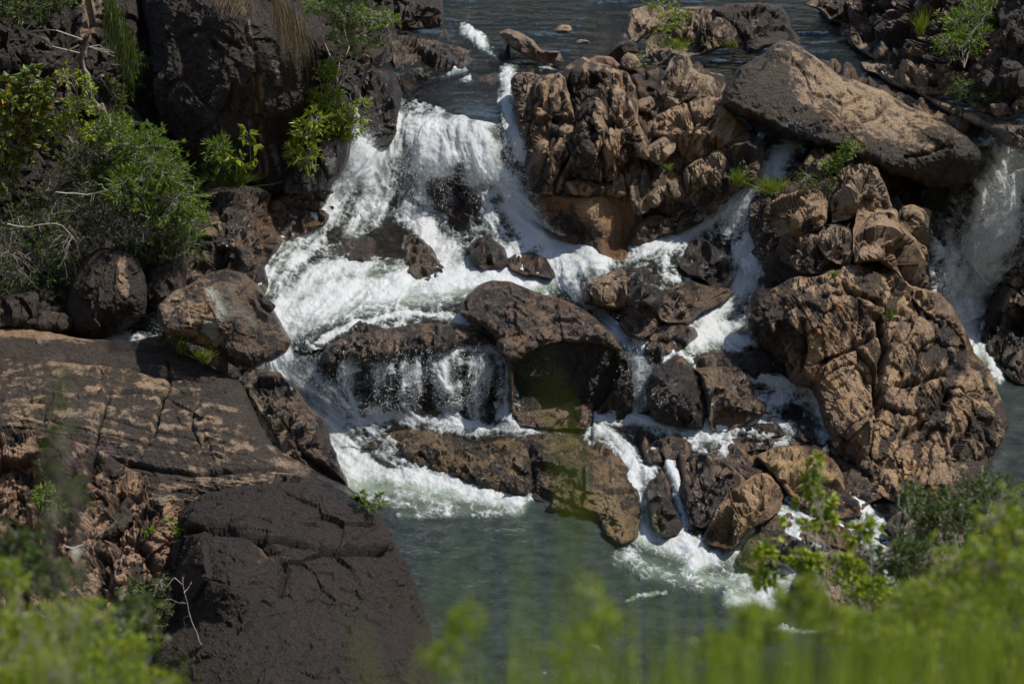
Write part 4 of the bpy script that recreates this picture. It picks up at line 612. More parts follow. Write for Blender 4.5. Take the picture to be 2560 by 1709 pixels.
rock('dark egg-like boulder between two thin falls at lower centre', V(6,[(428,720),(445,640),(505,595),(580,572),(640,600),(690,660),(716,760),(722,860),(700,920),(640,932),(540,905),(460,885),(425,820)]), R=1.1, wf=1., Y=60.6, coat=.32, wet=.4, fac=4, amp=.7, crk=.0, fs=.5, name='boulder', cat='boulder', fa=.7, tint=(.8,.78,.76))
rock('smooth dark lip of rock where the mid pool spills over', V(6,[(620,610),(700,555),(860,545),(990,548),(1080,610),(1118,700),(1060,715),(960,685),(900,645),(800,640),(700,650)]), R=.5, off=.1, coat=.3, wet=.9, amp=.35, warm=.1)
rock('brown fractured block under the smooth dark lip', V(6,[(665,640),(760,625),(880,625),(930,700),(945,760),(1000,800),(985,850),(900,900),(800,935),(745,920),(722,820),(700,700)]), R=.9, off=.35, coat=-.02, wet=.4, warm=.2, fac=7, crk=1.2, name='block', cat='rock block')
rock('dark stone splitting the lower right rapids', V(6,[(1165,890),(1200,880),(1240,920),(1255,975),(1200,985),(1165,950)]), R=.4, off=.25, coat=.3, wet=.9, name='stone', cat='stone')
rock('dark low ledge where the rapids pour in a short veil', V(6,[(900,935),(960,900),(1060,905),(1100,950),(1050,975),(930,975)]), R=.35, off=.2, coat=.3, wet=.9, name='ledge', cat='rock ledge')
rock('dark brown rock at the foot of the small fall amid foam', V(6,[(420,1045),(470,985),(550,958),(640,985),(700,1030),(610,1065),(520,1085),(440,1095)]), R=.4, off=.18, coat=.15, wet=.85, warm=.2)
rock('long smooth olive brown slab sloping into the lower pool', V(5,[(545,985),(600,940),(700,900),(800,885),(960,905),(1150,950),(1300,930),(1450,905),(1650,905),(1800,955),(1900,1050),(1960,1180),(1985,1330),(1960,1440),(1880,1490),(1800,1450),(1745,1340),(1620,1320),(1500,1310),(1410,1250),(1300,1225),(1180,1195),(1020,1140),(850,1080),(700,1015)]),
     R=.38, wf=.5, off=.02, coat=.10, warm=.12, wet=.85, fac=0, amp=.9, crk=.0, ctl=V(5,[(1650,1150,.8),(1850,1250,.6),(1850,1420,.3),(1400,1150,.1),(1100,1000,.1),(1420,1250,-.3)]), cracks=[(V(5,[(1410,960),(1430,1100),(1405,1240)]),6,.2),(V(5,[(1560,1250),(1650,1290),(1750,1330)]),5,.15)],
     paint=[('coat',V(5,[(1850,1250),(1880,1420)]),30,-.35),('wet',V(5,[(1850,1150),(1870,1420)]),40,-.5),('coat',V(5,[(1430,1060),(1420,1220)]),25,.3)], name='slab', cat='slab', streak=[(30,.05,12)], fa=.6, dry=.0, tint=(1.0,.96,.70))
rock('red-brown wet rock spine above the yellow boulder', V(6,[(765,1065),(800,1015),(850,1005),(900,1050),(930,1110),(1010,1130),(1060,1180),(1050,1215),(960,1190),(880,1150),(810,1100)]), R=.4, off=.35, coat=.1, wet=.8, warm=.45, amp=1.1, wf=.35)
rock('dark slab dropping between two white trickles into the pool', V(6,[(550,1100),(600,1065),(720,1050),(800,1090),(880,1160),(870,1230),(820,1280),(760,1370),(690,1395),(640,1380),(610,1290),(560,1200)]), R=.7, off=.35, coat=.2, wet=.7, warm=.1, fac=5, amp=1.1, name='slab', cat='slab', wf=.35)
rock('yellow tan boulder cracked like a loaf at the lower right rapids', V(6,[(975,1065),(1040,1030),(1140,1012),(1250,1025),(1330,1075),(1380,1150),(1395,1220),(1460,1280),(1455,1345),(1380,1355),(1290,1345),(1200,1300),(1110,1230),(1060,1160)]), R=.7, Y=None, coat=-.28, warm=.15, fac=5, amp=1.1, cracks=[(V(6,[(1080,1195),(1150,1150),(1200,1100)]),5,.15)], paint=[('coat',V(6,[(1300,1260),(1440,1320)]),40,.5),('wet',V(6,[(1300,1270),(1440,1330)]),40,.6)], name='boulder', cat='boulder', streak=[(140,.05,12)], fa=.9, crk=.7, off=.45, dry=.5, wet=.0, tint=(1.15,1.05,.82), wf=.35)
rock('pointed pale orange rock with a sharp ridge at the pool edge', V(6,[(715,1440),(760,1340),(810,1260),(870,1215),(960,1150),(1020,1150),(1065,1200),(1085,1250),(1065,1330),(1000,1380),(920,1420),(870,1500),(800,1500),(740,1480)]), R=.6, Y=None, coat=-.25, warm=.25, fac=6, amp=1.1, ctl=V(6,[(960,1200,.3),(850,1280,.3)]), paint=[('coat',V(6,[(760,1400),(860,1380)]),40,.25),('wet',V(6,[(760,1450),(900,1440)]),40,.6)], streak=[(125,.06,12)], off=.45, dry=.5, tint=(1.15,1.04,.85), wf=.35)
rock('small dark rock splashed on both sides at the pool edge', V(6,[(428,1260),(445,1190),(480,1175),(520,1240),(570,1330),(592,1390),(570,1430),(500,1445),(445,1390)]), R=.55, off=.35, coat=.3, wet=.9)
rock('brown rock shedding a short fall at the right end of the lower pool', V(7,[(905,390),(950,300),(1010,250),(1080,245),(1180,290),(1270,340),(1230,400),(1150,400),(1100,370),(1060,420),(1000,450),(920,430)]), R=.6, off=.2, coat=.15, wet=.8, warm=.1, tint=(.9,.92,.75))
rock('brown boulder among yellow leaves at lower right', V(7,[(1190,500),(1225,400),(1300,355),(1400,345),(1500,385),(1600,450),(1700,540),(1720,620),(1600,680),(1400,690),(1250,650)]), R=1.0, Y=[(2000,1390,55.4),(2230,1450,54.6),(2080,1520,53.4)], coat=.12, warm=.15, fac=5, name='boulder', cat='boulder')
rock('tan ragged bank rock behind the right-hand bush', V(7,[(1640,240),(1700,160),(1800,145),(1960,150),(2100,230),(2400,300),(2700,380),(2700,620),(2300,640),(2000,560),(1850,500),(1760,420),(1740,330)]), R=1.0, Y=[(2240,1300,56.6),(2600,1400,55.5),(2400,1480,53.8)], coat=.05, warm=.1, fac=0, amp=1.4, crk=1.2, name='rock_bank', cat='rock bank')

rock('broad wet brown ledge carrying thin water to the yellow tan boulder', V(6,[(690,1010),(780,975),(900,962),(1100,975),(1270,1000),(1390,1075),(1480,1120),(1535,1180),(1530,1240),(1440,1245),(1385,1160),(1280,1030),(1100,1010),(900,1045),(760,1060)]), R=.3, off=.10, coat=.0, warm=.35, wet=.95, amp=.5, crk=.5, name='ledge', cat='rock ledge')
rock('olive brown wet ledge under the widest foam at lower right', V(7,[(1010,240),(1110,140),(1240,120),(1340,190),(1480,250),(1640,300),(1735,370),(1700,430),(1560,420),(1430,350),(1270,335),(1150,290)]), R=.3, off=.06, coat=-.05, warm=.2, wet=.95, amp=.5, crk=.4, tint=(.95,.95,.75), name='ledge', cat='rock ledge')
rock('dark red knobbly rock between the yellow tan boulder and the outcrop foot', V(6,[(1380,1160),(1440,1120),(1510,1130),(1560,1190),(1570,1260),(1500,1290),(1470,1350),(1440,1290),(1395,1230)]), R=.5, Y=None, coat=.1, warm=.35, wet=.8, off=.35)
rock('flat tan slab awash between the two lower right trickles', V(6,[(700,1060),(780,1065),(850,1110),(900,1170),(870,1215),(800,1180),(720,1130)]), R=.3, off=.5, coat=-.15, warm=.2, wet=.7, amp=.5, name='slab', cat='slab')
rock('mottled brown hump breaking the rapids below the short veil', V(6,[(860,985),(960,968),(1080,985),(1120,1010),(1000,1025),(900,1020)]), R=.25, off=.12, coat=.1, warm=.2, wet=.9, amp=.6)

rock('dark wet shaded face under the lid of the big centre block', V(5,[(1300,560),(1340,500),(1450,450),(1600,430),(1780,430),(1880,480),(1890,640),(1840,760),(1700,800),(1450,810),(1310,800)]), R=.15, Y=[(1300,900,60.45),(1500,900,60.5),(1400,1020,60.5)], coat=.25, warm=.0, wet=.8, amp=.45, fa=.35, crk=.3, tint=(.42,.43,.28))  # shade below the lid put into the dark tint and coat
# ---- who owns which stretch of water (first match wins)
BOD = [
 ('waterfall', 'wide main waterfall, the tallest curtain, at centre top', 'waterfall', [(893,175),(985,205),(1030,232),(1090,287),(1180,302),(1252,337),(1240,215),(1262,160),(1312,180),(1330,380),(1400,560),(1450,620),(1420,645),(1300,660),(1220,690),(1150,700),(1080,690),(1000,655),(850,655),(740,660),(640,760),(600,650),(700,560),(770,430),(860,330)]),
 ('waterfall', 'low ribboned waterfall dropping in strands left of the big centre block', 'waterfall', [(650,800),(700,860),(760,890),(860,880),(960,870),(1080,850),(1200,850),(1300,880),(1310,1060),(1200,1062),(1000,1040),(880,1050),(800,1030),(740,990),(640,880)]),
 ('waterfall', 'right-hand waterfall plunging beyond the end of the great boulder', 'waterfall', [(2380,380),(2470,396),(2640,400),(2640,470),(2540,700),(2490,860),(2400,870),(2300,700),(2290,500)]),
 ('cascade', 'white cascade zigzagging down from under the great boulder', 'cascade', [(1900,340),(2030,340),(2010,420),(1930,500),(1930,620),(1960,700),(1900,800),(1830,815),(1700,800),(1690,740),(1540,700),(1510,680),(1530,590),(1700,530),(1800,450)]),
 ('waterfall', 'slim white fall between the centre block and the dark egg-like boulder', 'waterfall', [(1555,840),(1700,870),(1700,900),(1640,960),(1640,1045),(1560,1050),(1550,960)]),
 ('cascade', 'foaming steps of water left of the huge folded outcrop', 'cascade', [(1860,920),(2000,930),(2110,1000),(2200,1180),(2130,1200),(2040,1120),(1900,1110),(1800,1100),(1760,1060),(1850,1010)]),
 ('rapids', None, None, [(600,640),(850,655),(1000,655),(1080,690),(1150,700),(1300,660),(1450,625),(1560,600),(1720,760),(1900,800),(1960,880),(1860,925),(1700,900),(1540,840),(1300,880),(960,870),(700,880),(640,800)]),
 ('river', None, None, [(880,-300),(3000,-300),(3000,420),(2380,400),(1990,260),(1700,200),(1460,200),(1320,195),(1262,170),(1262,345),(1180,320),(1090,300),(1025,245),(985,215),(890,190)]),
 ('stream_pool', None, None, [(240,760),(440,730),(440,870),(240,880)]),
 ('lower_pool', None, None, [(640,860),(1300,1040),(1480,830),(2250,950),(2420,840),(2500,840),(2700,820),(3000,850),(3000,2000),(-500,2000),(-500,1150),(640,1150)]),
]
cxm, cym = (WX[:-1, :-1]+WS/2), (WY[:-1, :-1]+WS/2); own = np.full(cxm.shape, -1)
wob = 7*fbm(np.stack([cxm/30, cym/30, 0*cxm], -1), 3, 70)
for k, b_ in enumerate(BOD):
    m = inpoly(cxm+wob, cym+wob, b_[3]) & (own < 0); own[m] = k
idm = np.arange(WX.size).reshape(WX.shape)
qall = np.stack([idm[:-1, :-1], idm[1:, :-1], idm[1:, 1:], idm[:-1, 1:]], -1)
stc = QW*np.array([1, .6, .38]); flatw = QW.reshape(-1, 3)
for k, (nm, lab, cat, pl) in enumerate(BOD):
    q = qall[own == k]
    if len(q) == 0: continue
    u, inv = np.unique(q.ravel(), return_inverse=True)
    o = mesh(nm, flatw[u], inv.reshape(-1, 4), M_WATER, dict(foam=foam.ravel()[u], deep=deep.ravel()[u], dens=dens.ravel()[u], up=(sstep(6.6, 7., zb)).ravel()[u], st=stc.reshape(-1, 3)[u]))
    if lab: tag(o, lab, cat)
    else: tag(o, kind='structure')
vs_ = (own >= 0) & (own <= 5) & (dens[:-1, :-1] > .25) & (steep[:-1, :-1] > .3)
q = qall[vs_]; u, inv = np.unique(q.ravel(), return_inverse=True); LV = (QW+NW*(.10+.22*np.clip(blur(dens, 8), 0, 1)+.10*fbm(QW*1.2, 3, 71))[..., None]).reshape(-1, 3)
tag(mesh('spray_veil', LV[u], inv.reshape(-1, 4), veil_material(), dict(dens=dens.ravel()[u]*sstep(.3, .5, steep).ravel()[u], st=stc.reshape(-1, 3)[u])), kind='stuff')
# ---- spray thrown off the falls
sel = (own >= 0) & (dens[:-1, :-1] > .3) & (steep[:-1, :-1] > .35) & (foam[:-1, :-1] > .45); edge = blur(((dens > .25)*1.), 10)[:-1, :-1]
pw = np.where(sel, .35+2.2*np.exp(-((edge-.5)/.3)**2), 0).ravel(); pw /= pw.sum(); pick = rng.choice(pw.size, 24000, p=pw); j, i = np.unravel_index(pick, own.shape)
pos = QW[j, i]+NW[j, i]*(rng.gamma(1.4, .12, len(j)))[:, None]+rng.normal(0, .07, (len(j), 3))+np.array([0, 0, .05]); pos[:, 2] += rng.gamma(1., .07, len(j))
octa = np.array([(1,0,0),(-1,0,0),(0,1,0),(0,-1,0),(0,0,2.6),(0,0,-2.6)]); of = np.array([(0,2,4),(2,1,4),(1,3,4),(3,0,4),(2,0,5),(1,2,5),(3,1,5),(0,3,5)])
sz = .003+.007*rng.rand(len(j))**2
vv = (pos[:, None]+octa[None]*sz[:, None, None]).reshape(-1, 3); ff = (of[None]+6*np.arange(len(j))[:, None, None]).reshape(-1, 3)
t = NT('spray'); b_ = t.n('ShaderNodeBsdfPrincipled'); b_.inputs['Base Color'].default_value = (.85, .88, .9, 1); b_.inputs['Roughness'].default_value = .3; t.l(b_.outputs[0], t.out.inputs[0])
tag(mesh('spray', vv, ff, t.m, k=3), kind='stuff')
# ================================================================ ground beyond, hillside, far bank
def hill_z(y): return 28.0-.665*y
def sheet(name, xs, ys, zf, mat, **kw):
    X, Y = np.meshgrid(xs, ys); Z = zf(X, Y); n = X.shape; ii = np.arange(X.size).reshape(n)
    q = np.stack([ii[:-1, :-1], ii[:-1, 1:], ii[1:, 1:], ii[1:, :-1]], -1).reshape(-1, 4)
    return mesh(name, np.stack([X, Y, Z], -1).reshape(-1, 3), q, mat, **kw)
M_EARTH = plain_material('earth', (.10, .085, .045), .95, .5, 1.5)
M_BANK = plain_material('far_bank', (.14, .12, .06), .95, .75, .12)
def gz(X, Y):
    n = fbm(np.stack([X/25, Y/25, 0*X], -1), 4, 90)
    near = hill_z(Y)+.25*n*np.clip(Y, 0, 8)
    side = np.maximum(sstep(24, 60, np.abs(X))*26*sstep(-10, 50, Y), 0)
    far = 5+sstep(118, 170, Y)*22*(1+.35*n)  # unseen far hill, its height shaped for the reflection in the upper river
    base = np.where(Y < 70, -1.9, -1.9+sstep(90, 100, Y)*6.0)
    base = np.where(Y > 112, np.maximum(base, far-1.0), base)
    return np.maximum(np.maximum(base, np.where(Y < 60, near, -50)), side-1.9+6*n*(side > 1))-.0
sheet('ground', np.concatenate([np.linspace(-900, -90, 20), np.linspace(-80, 80, 130), np.linspace(90, 900, 20)]), np.concatenate([np.linspace(-300, -12, 12), np.linspace(-10, 52, 120), np.linspace(53, 200, 90), np.linspace(220, 1500, 25)]), gz, M_BANK)['kind'] = 'structure'
xs = np.linspace(-8, 70, 40); o = sheet('river', xs, np.linspace(92.4, 122, 30), lambda X, Y: 7.2+0*X, M_WATER, attrs=dict(foam=np.zeros(1200), deep=np.ones(1200), dens=np.zeros(1200), up=np.ones(1200), st=np.zeros((1200, 3)))); o['kind'] = 'structure'

# ================================================================ plants
M_TWIG = plain_material('twig_bark', (.30, .27, .23), .8, .3, 20)
M_BARK = plain_material('pale_bark', (.36, .32, .27), .8, .35, 6)
M_DRY = leaf_material('dry_grass', (.10, .07, .035), (.20, .14, .08), None, .15, .7)
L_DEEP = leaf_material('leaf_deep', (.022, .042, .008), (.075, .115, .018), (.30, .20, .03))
L_BRIGHT = leaf_material('leaf_bright', (.055, .105, .010), (.19, .29, .028), (.34, .28, .03))
L_GREY = leaf_material('leaf_greygreen', (.025, .042, .014), (.085, .12, .035), (.20, .15, .04))
L_OLIVE = leaf_material('leaf_olive', (.07, .10, .018), (.17, .19, .035), (.42, .20, .02), .2, .35)
L_YEL = leaf_material('leaf_yellowgreen', (.13, .20, .012), (.33, .38, .022), (.42, .30, .02))
L_LUSH = leaf_material('grass_lush', (.11, .17, .010), (.43, .49, .035), (.50, .42, .12), .6)
def unit(v): return v/(np.linalg.norm(v, axis=-1, keepdims=True)+1e-9)
def leaves(rng, pos, dr, L, W, n=1, spread=.9, droop=.0):
    """n leaves fanned round each twig tip; every leaf a folded blade of four faces"""
    p = np.repeat(pos, n, 0); d = np.repeat(dr, n, 0); m = len(p)
    d = unit(unit(d)+spread*rng.normal(0, 1, (m, 3))*.75+np.array([0, 0, -droop])); r = unit(np.cross(d, rng.normal(0, 1, (m, 3)))); u = np.cross(r, d)
    l = L*rng.uniform(.6, 1.25, m)[:, None]; w_ = W*rng.uniform(.7, 1.2, m)[:, None]
    b = p; c = p+d*l*.45-u*w_*.25; t = p+d*l+np.array([0, 0, -1.])*l*.12; a1 = p+d*l*.42+r*w_*.5; a2 = p+d*l*.42-r*w_*.5
    v = np.stack([b, a1, c, a2, t], 1).reshape(-1, 3); f = np.array([(0, 1, 2), (0, 2, 3), (1, 4, 2), (2, 4, 3)])
    return v, (f[None]+5*np.arange(m)[:, None, None]).reshape(-1, 3), np.repeat(rng.rand(m), 5)
def tubes(paths, sides=4):
    """paths: list of (points, radii)"""
    vs, fs, n0 = [], [], 0; an = np.arange(sides)*2*math.pi/sides
    for pts, rad in paths:
        pts = np.asarray(pts, float); k = len(pts); tg = unit(np.gradient(pts, axis=0)); s = unit(np.cross(tg, np.array([.31, .2, .93]))); u = np.cross(tg, s)
        rad = np.asarray(rad, float)[:, None, None]
        ring = pts[:, None]+rad*(np.cos(an)[None, :, None]*s[:, None]+np.sin(an)[None, :, None]*u[:, None]); vs.append(ring.reshape(-1, 3))
        i = np.arange(k-1)[:, None]*sides; j = np.arange(sides)[None]; j2 = (j+1) % sides
        fs.append((np.stack([i+j, i+j2, i+sides+j2, i+sides+j], -1)+n0).reshape(-1, 4)); n0 += k*sides
    return np.concatenate(vs), np.concatenate(fs)
def bend(rng, a, b, k=5, w=.12):
    t = np.linspace(0, 1, k)[:, None]; L = np.linalg.norm(b-a); o = rng.normal(0, 1, (k, 3))*w*L*np.sin(math.pi*t)*.6; return a+(b-a)*t+o+np.array([0, 0, 1.])*L*.08*np.sin(math.pi*t)
def plant(label, name, cat, base, blobs, mat, ntip, L, W, nl=8, spread=.9, twig=.006, tr=.03, seed=0, group=None, shell=.35, droop=0., up=.4, bark=None, limbs=6, depth=None):
    """base: (px,py,Y); blobs: (px,py,Y,rx_px,ry_px). Leafy tips fill the blobs, twigs and limbs reach back to the foot."""
    rng = np.random.RandomState(seed+11); B = P(base[0], base[1], base[2]); E = empty(name, B, label, cat, group)
    wts = np.array([b[3]*b[4] for b in blobs], float); wts /= wts.sum(); tips, dirs, own_ = [], [], []
    cen = [P(b[0], b[1], b[2]) for b in blobs]
    for bi, b in enumerate(blobs):
        n = max(2, int(ntip*wts[bi])); s = b[2]/F*1.08; R3 = np.array([b[3]*s, (depth or min(b[3], b[4])*s), b[4]*s])
        v = unit(rng.normal(0, 1, (n, 3)))*(shell+(1-shell)*rng.rand(n, 1))**(1/1.5)
        lump = 1+.60*fbm(v*2.8+bi*5+seed, 3, seed+3)[:, None]*1.7; p = cen[bi]+v*R3*lump
        tips.append(p); dirs.append(unit(v*np.array([1, 1, 1])+np.array([0, 0, up]))); own_ += [bi]*n
    tips = np.concatenate(tips); dirs = np.concatenate(dirs); own_ = np.array(own_)
    v, f, va = leaves(rng, tips, dirs, L, W, nl, spread, droop)
    mesh('foliage', v-B, f, mat, dict(var=va), smooth=False, k=3, parent=E)
    paths = []; hubs = []
    for bi in range(len(blobs)):
        pth = bend(rng, B, cen[bi], 7, .10); paths.append((pth, np.linspace(tr, tr*.35, 7))); mem = np.where(own_ == bi)[0]
        hs = [cen[bi]+(tips[m]-cen[bi])*.55 for m in rng.choice(mem, min(limbs, len(mem)), False)]
        for h_ in hs: paths.append((bend(rng, pth[4] if rng.rand() < .5 else cen[bi], h_, 5, .15), np.linspace(tr*.4, twig*1.4, 5)))
        hs = np.array(hs)
        for m in mem[:: max(1, len(mem)//220)]:
            h_ = hs[np.argmin(((hs-tips[m])**2).sum(1))]; paths.append((bend(rng, h_, tips[m], 4, .15), np.linspace(twig, twig*.5, 4)))
    v, f = tubes(paths, 4); mesh('branches', v-B, f, bark or M_TWIG, None, parent=E); return E
def grass(label, name, roots, tips_, W, mat, kind='stuff', cat=None, seed=0, k=7, curl=.25):
    """ribbon blades from world roots to world tips"""
    rng = np.random.RandomState(seed); m = len(roots); t = np.linspace(0, 1, k); L = np.linalg.norm(tips_-roots, axis=1, keepdims=True)
    side = unit(np.cross(tips_-roots, rng.normal(0, .35, (m, 3))+np.array([0, 1, 0]))); sag = unit(rng.normal(0, 1, (m, 3))*np.array([1, .5, .1]))*L*curl*rng.rand(m, 1)
    W = np.asarray(W) if np.ndim(W) else np.full(m, W); pts = roots[:, None]+(tips_-roots)[:, None]*t[None, :, None]+sag[:, None]*(np.sin(t*math.pi*.9)*t)[None, :, None]
    wd = (W[:, None]*.5*np.clip(1.15*(1-t**2.2), 0.03, 1)[None])[..., None]
    v = np.stack([pts-side[:, None]*wd, pts+side[:, None]*wd], 2).reshape(-1, 3); i = np.arange(k-1)
    f = np.stack([2*i, 2*i+1, 2*i+3, 2*i+2], -1); f = (f[None]+2*k*np.arange(m)[:, None, None]).reshape(-1, 4)
    o = mesh(name, v, f, mat, dict(var=np.repeat(rng.rand(m), 2*k)))
    return tag(o, label, cat, None, kind)
def tuft(label, px, py, Y, rpx, hpx, n, mat, W=.012, seed=0, name='grass_tuft', hang=False):
    rng = np.random.RandomState(seed+5); r = P(px+rng.normal(0, rpx*.35, n), py+rng.normal(0, 4, n), Y+rng.normal(0, .08, n))
    dz = (-1 if hang else 1)*hpx*rng.uniform(.5, 1.1, n); tp = P(px+rng.normal(0, rpx, n), py-dz, Y-rng.uniform(0, .35, n)-.1)
    return grass(label, name, r, tp, W, mat, 'thing', 'grass tuft', seed, 6, .3)

# --- left bank
plant('big dark grey-green shrub filling the far left below the cliff', 'shrub', 'shrub', (150,760,62.2), [(60,640,61.2,130,110),(190,600,61.5,110,95),(260,500,62.0,110,90),(120,520,62.2,110,80),(330,570,61.4,80,60),(60,740,60.9,70,50),(210,690,61.2,60,45),(-90,600,61.5,120,160)], L_GREY, 3500, .12, .034, 7, .9, seed=1, limbs=9)
plant('bright green narrow-leaved bush leaning right over the brown boulder', 'bush', 'bush', (330,660,62.3), [(400,430,61.6,80,55),(350,370,62.0,75,50),(430,500,61.5,75,50),(330,470,61.3,75,55),(290,330,62.5,60,45),(470,550,61.4,45,35)], L_BRIGHT, 1000, .22, .034, 8, .65, seed=2, limbs=8)
plant('dark leafy undergrowth under the bright bush beside the egg-shaped boulder', 'shrub', 'shrub', (400,690,62.6), [(420,600,62.0,70,55),(340,640,62.0,60,45),(260,400,62.9,90,90)], L_DEEP, 1500, .15, .035, 8, .9, seed=3)
plant('olive shrub with round paddle leaves, some orange, at the far left', 'shrub', 'shrub', (10,480,63.0), [(75,200,62.6,34,40),(35,260,62.4,45,45),(95,280,62.2,36,50),(15,330,62.2,45,40),(10,420,62.2,40,50),(60,370,62.4,40,30)], L_OLIVE, 210, .30, .20, 5, .9, seed=4, twig=.012)
plant('slim sapling with yellow-green leaves in front of the left cliff', 'sapling', 'sapling', (190,400,62.3), [(170,190,62.1,26,22),(215,210,62.0,22,24),(190,265,62.0,50,26),(160,300,62.0,34,20),(215,330,61.9,25,26),(140,330,61.9,25,20)], L_YEL, 190, .17, .06, 5, .9, seed=5, tr=.025)
plant('dark leafy creeper at the top left corner', 'creeper', 'creeper', (60,80,66), [(40,10,66.2,90,45),(130,-20,66.5,60,40),(330,180,68.2,40,60),(270,250,67.2,45,55)], L_DEEP, 620, .20, .06, 6, .9, seed=6)
plant('small sprawling fern-like plant on the dome cliff foot', 'fern', 'fern', (545,425,66.0), [(540,375,65.6,26,28),(560,400,65.5,22,20)], L_BRIGHT, 60, .30, .045, 7, .7, seed=7, tr=.012)
plant('broad glossy-leaved plant rooted in the dome cliff', 'plant', 'plant', (620,420,65.8), [(595,395,65.4,16,18),(620,335,65.3,16,14),(642,415,65.4,8,10),(648,365,65.4,12,8)], L_LUSH, 12, .34, .17, 4, .9, seed=8, tr=.010)
def hanging(label, x0, x1, y0, y1, drop, Y, n, mat, seed, lean=0, W=.02):
    rng = np.random.RandomState(seed); a = rng.rand(n); px = x0+(x1-x0)*a+rng.normal(0, 5, n); py = y0+(y1-y0)*a+rng.normal(0, 14, n)
    r = P(px, py, Y+rng.normal(0, .12, n)); tp = P(px+lean*rng.rand(n)+rng.normal(0, 10, n), py+drop*rng.uniform(.4, 1.1, n), Y-rng.uniform(.0, .5, n)); return grass(label, 'hanging_grass', r, tp, W, mat, 'thing', 'hanging grass', seed, 7, .15)
hanging('long green grass hanging down the cleft between the dark cliffs', 275, 330, 0, 120, 110, 67.2, 700, L_DEEP, 1)
hanging('straw coloured dead grass hanging over the right side of the dome cliff', 680, 760, -10, 60, 150, 66.4, 230, M_DRY, 2, 30, .012)
hanging('dry grass fringe at the top of the dome cliff', 540, 640, -20, 10, 60, 67.0, 140, M_DRY, 3, -20, .012)
tuft('olive grass tuft at the foot of the dome cliff above the brown boulder', 575, 465, 65.4, 45, 40, 260, L_DEEP, .014, 4)
# hanging tree at the lip of the fall
plant('small pale-stemmed tree with feathery leaves hanging over the main waterfall', 'tree', 'tree', (838,235,68.2), [(865,30,67.8,62,30),(800,10,68,45,25),(930,45,67.6,50,28),(985,55,67.5,20,12),(900,110,67.6,50,22),(850,90,67.8,40,20),(870,-20,68,70,20)], L_BRIGHT, 520, .17, .028, 7, .8, seed=10, tr=.035, bark=M_BARK, limbs=5, droop=.3)
plant('yellow-green climber dangling along the right cliff edge below the feathery tree', 'climber', 'climber', (825,140,68), [(820,180,67.7,22,34),(830,250,67.6,34,26),(850,290,67.5,50,26),(800,250,67.6,30,24),(880,310,67.4,30,20),(905,260,67.3,24,10),(840,340,67.3,40,16)], L_YEL, 430, .20, .045, 6, .95, seed=11, tr=.02)
plant('lower yellow tipped bush at the dark cliff foot left of the spray', 'bush', 'bush', (790,440,67.0), [(765,330,66.8,34,30),(790,300,66.8,34,26),(765,385,66.6,38,30),(735,375,66.7,24,28)], L_YEL, 150, .22, .045, 7, .8, seed=12, tr=.016)
# --- little plants on the rocks
for i, (px, py, Y, rp, hp, n, lab) in enumerate([
  (455,880,57.8,16,42,60,'weedy grass tuft beside the small upright stone'), (510,905,57.4,18,38,70,'yellowish grass tuft left of the brown rib'),
  (408,850,58.8,10,34,36,'grass tuft growing at the back edge of the shelf'), (1850,460,65.2,22,45,80,'grass tuft on the left of the mossy round rock'),
  (1925,480,64.6,36,44,110,'largest grass tuft right of the middle cascade under the great boulder'), (2050,545,64.3,16,50,60,'upright grass in the crack left of the tall brown block'),
  (2090,690,61.3,12,16,36,'tiny bright tuft near the top of the folded outcrop'), (2085,735,61.0,14,18,40,'small tuft on the upper middle of the folded outcrop'),
  (2225,795,60.5,14,26,40,'single tuft high on the right part of the folded outcrop'), (2060,800,60.3,10,26,36,'tuft in the left crack of the folded outcrop'),
  (1700,120,71.9,30,28,60,'grass on the left of the weedy top crag'), (1830,115,71.8,22,18,60,'short bright grass below the dark shoulder of the top crag'),
  (1670,420,65.6,12,14,30,'small green tuft in the dry gully'), (2300,80,70.6,16,60,60,'grass clump in the grey jointed bank')]):
    tuft(lab, px, py, Y, rp, hp, n, [L_BRIGHT, L_YEL, L_DEEP][i % 3], .014, 20+i)
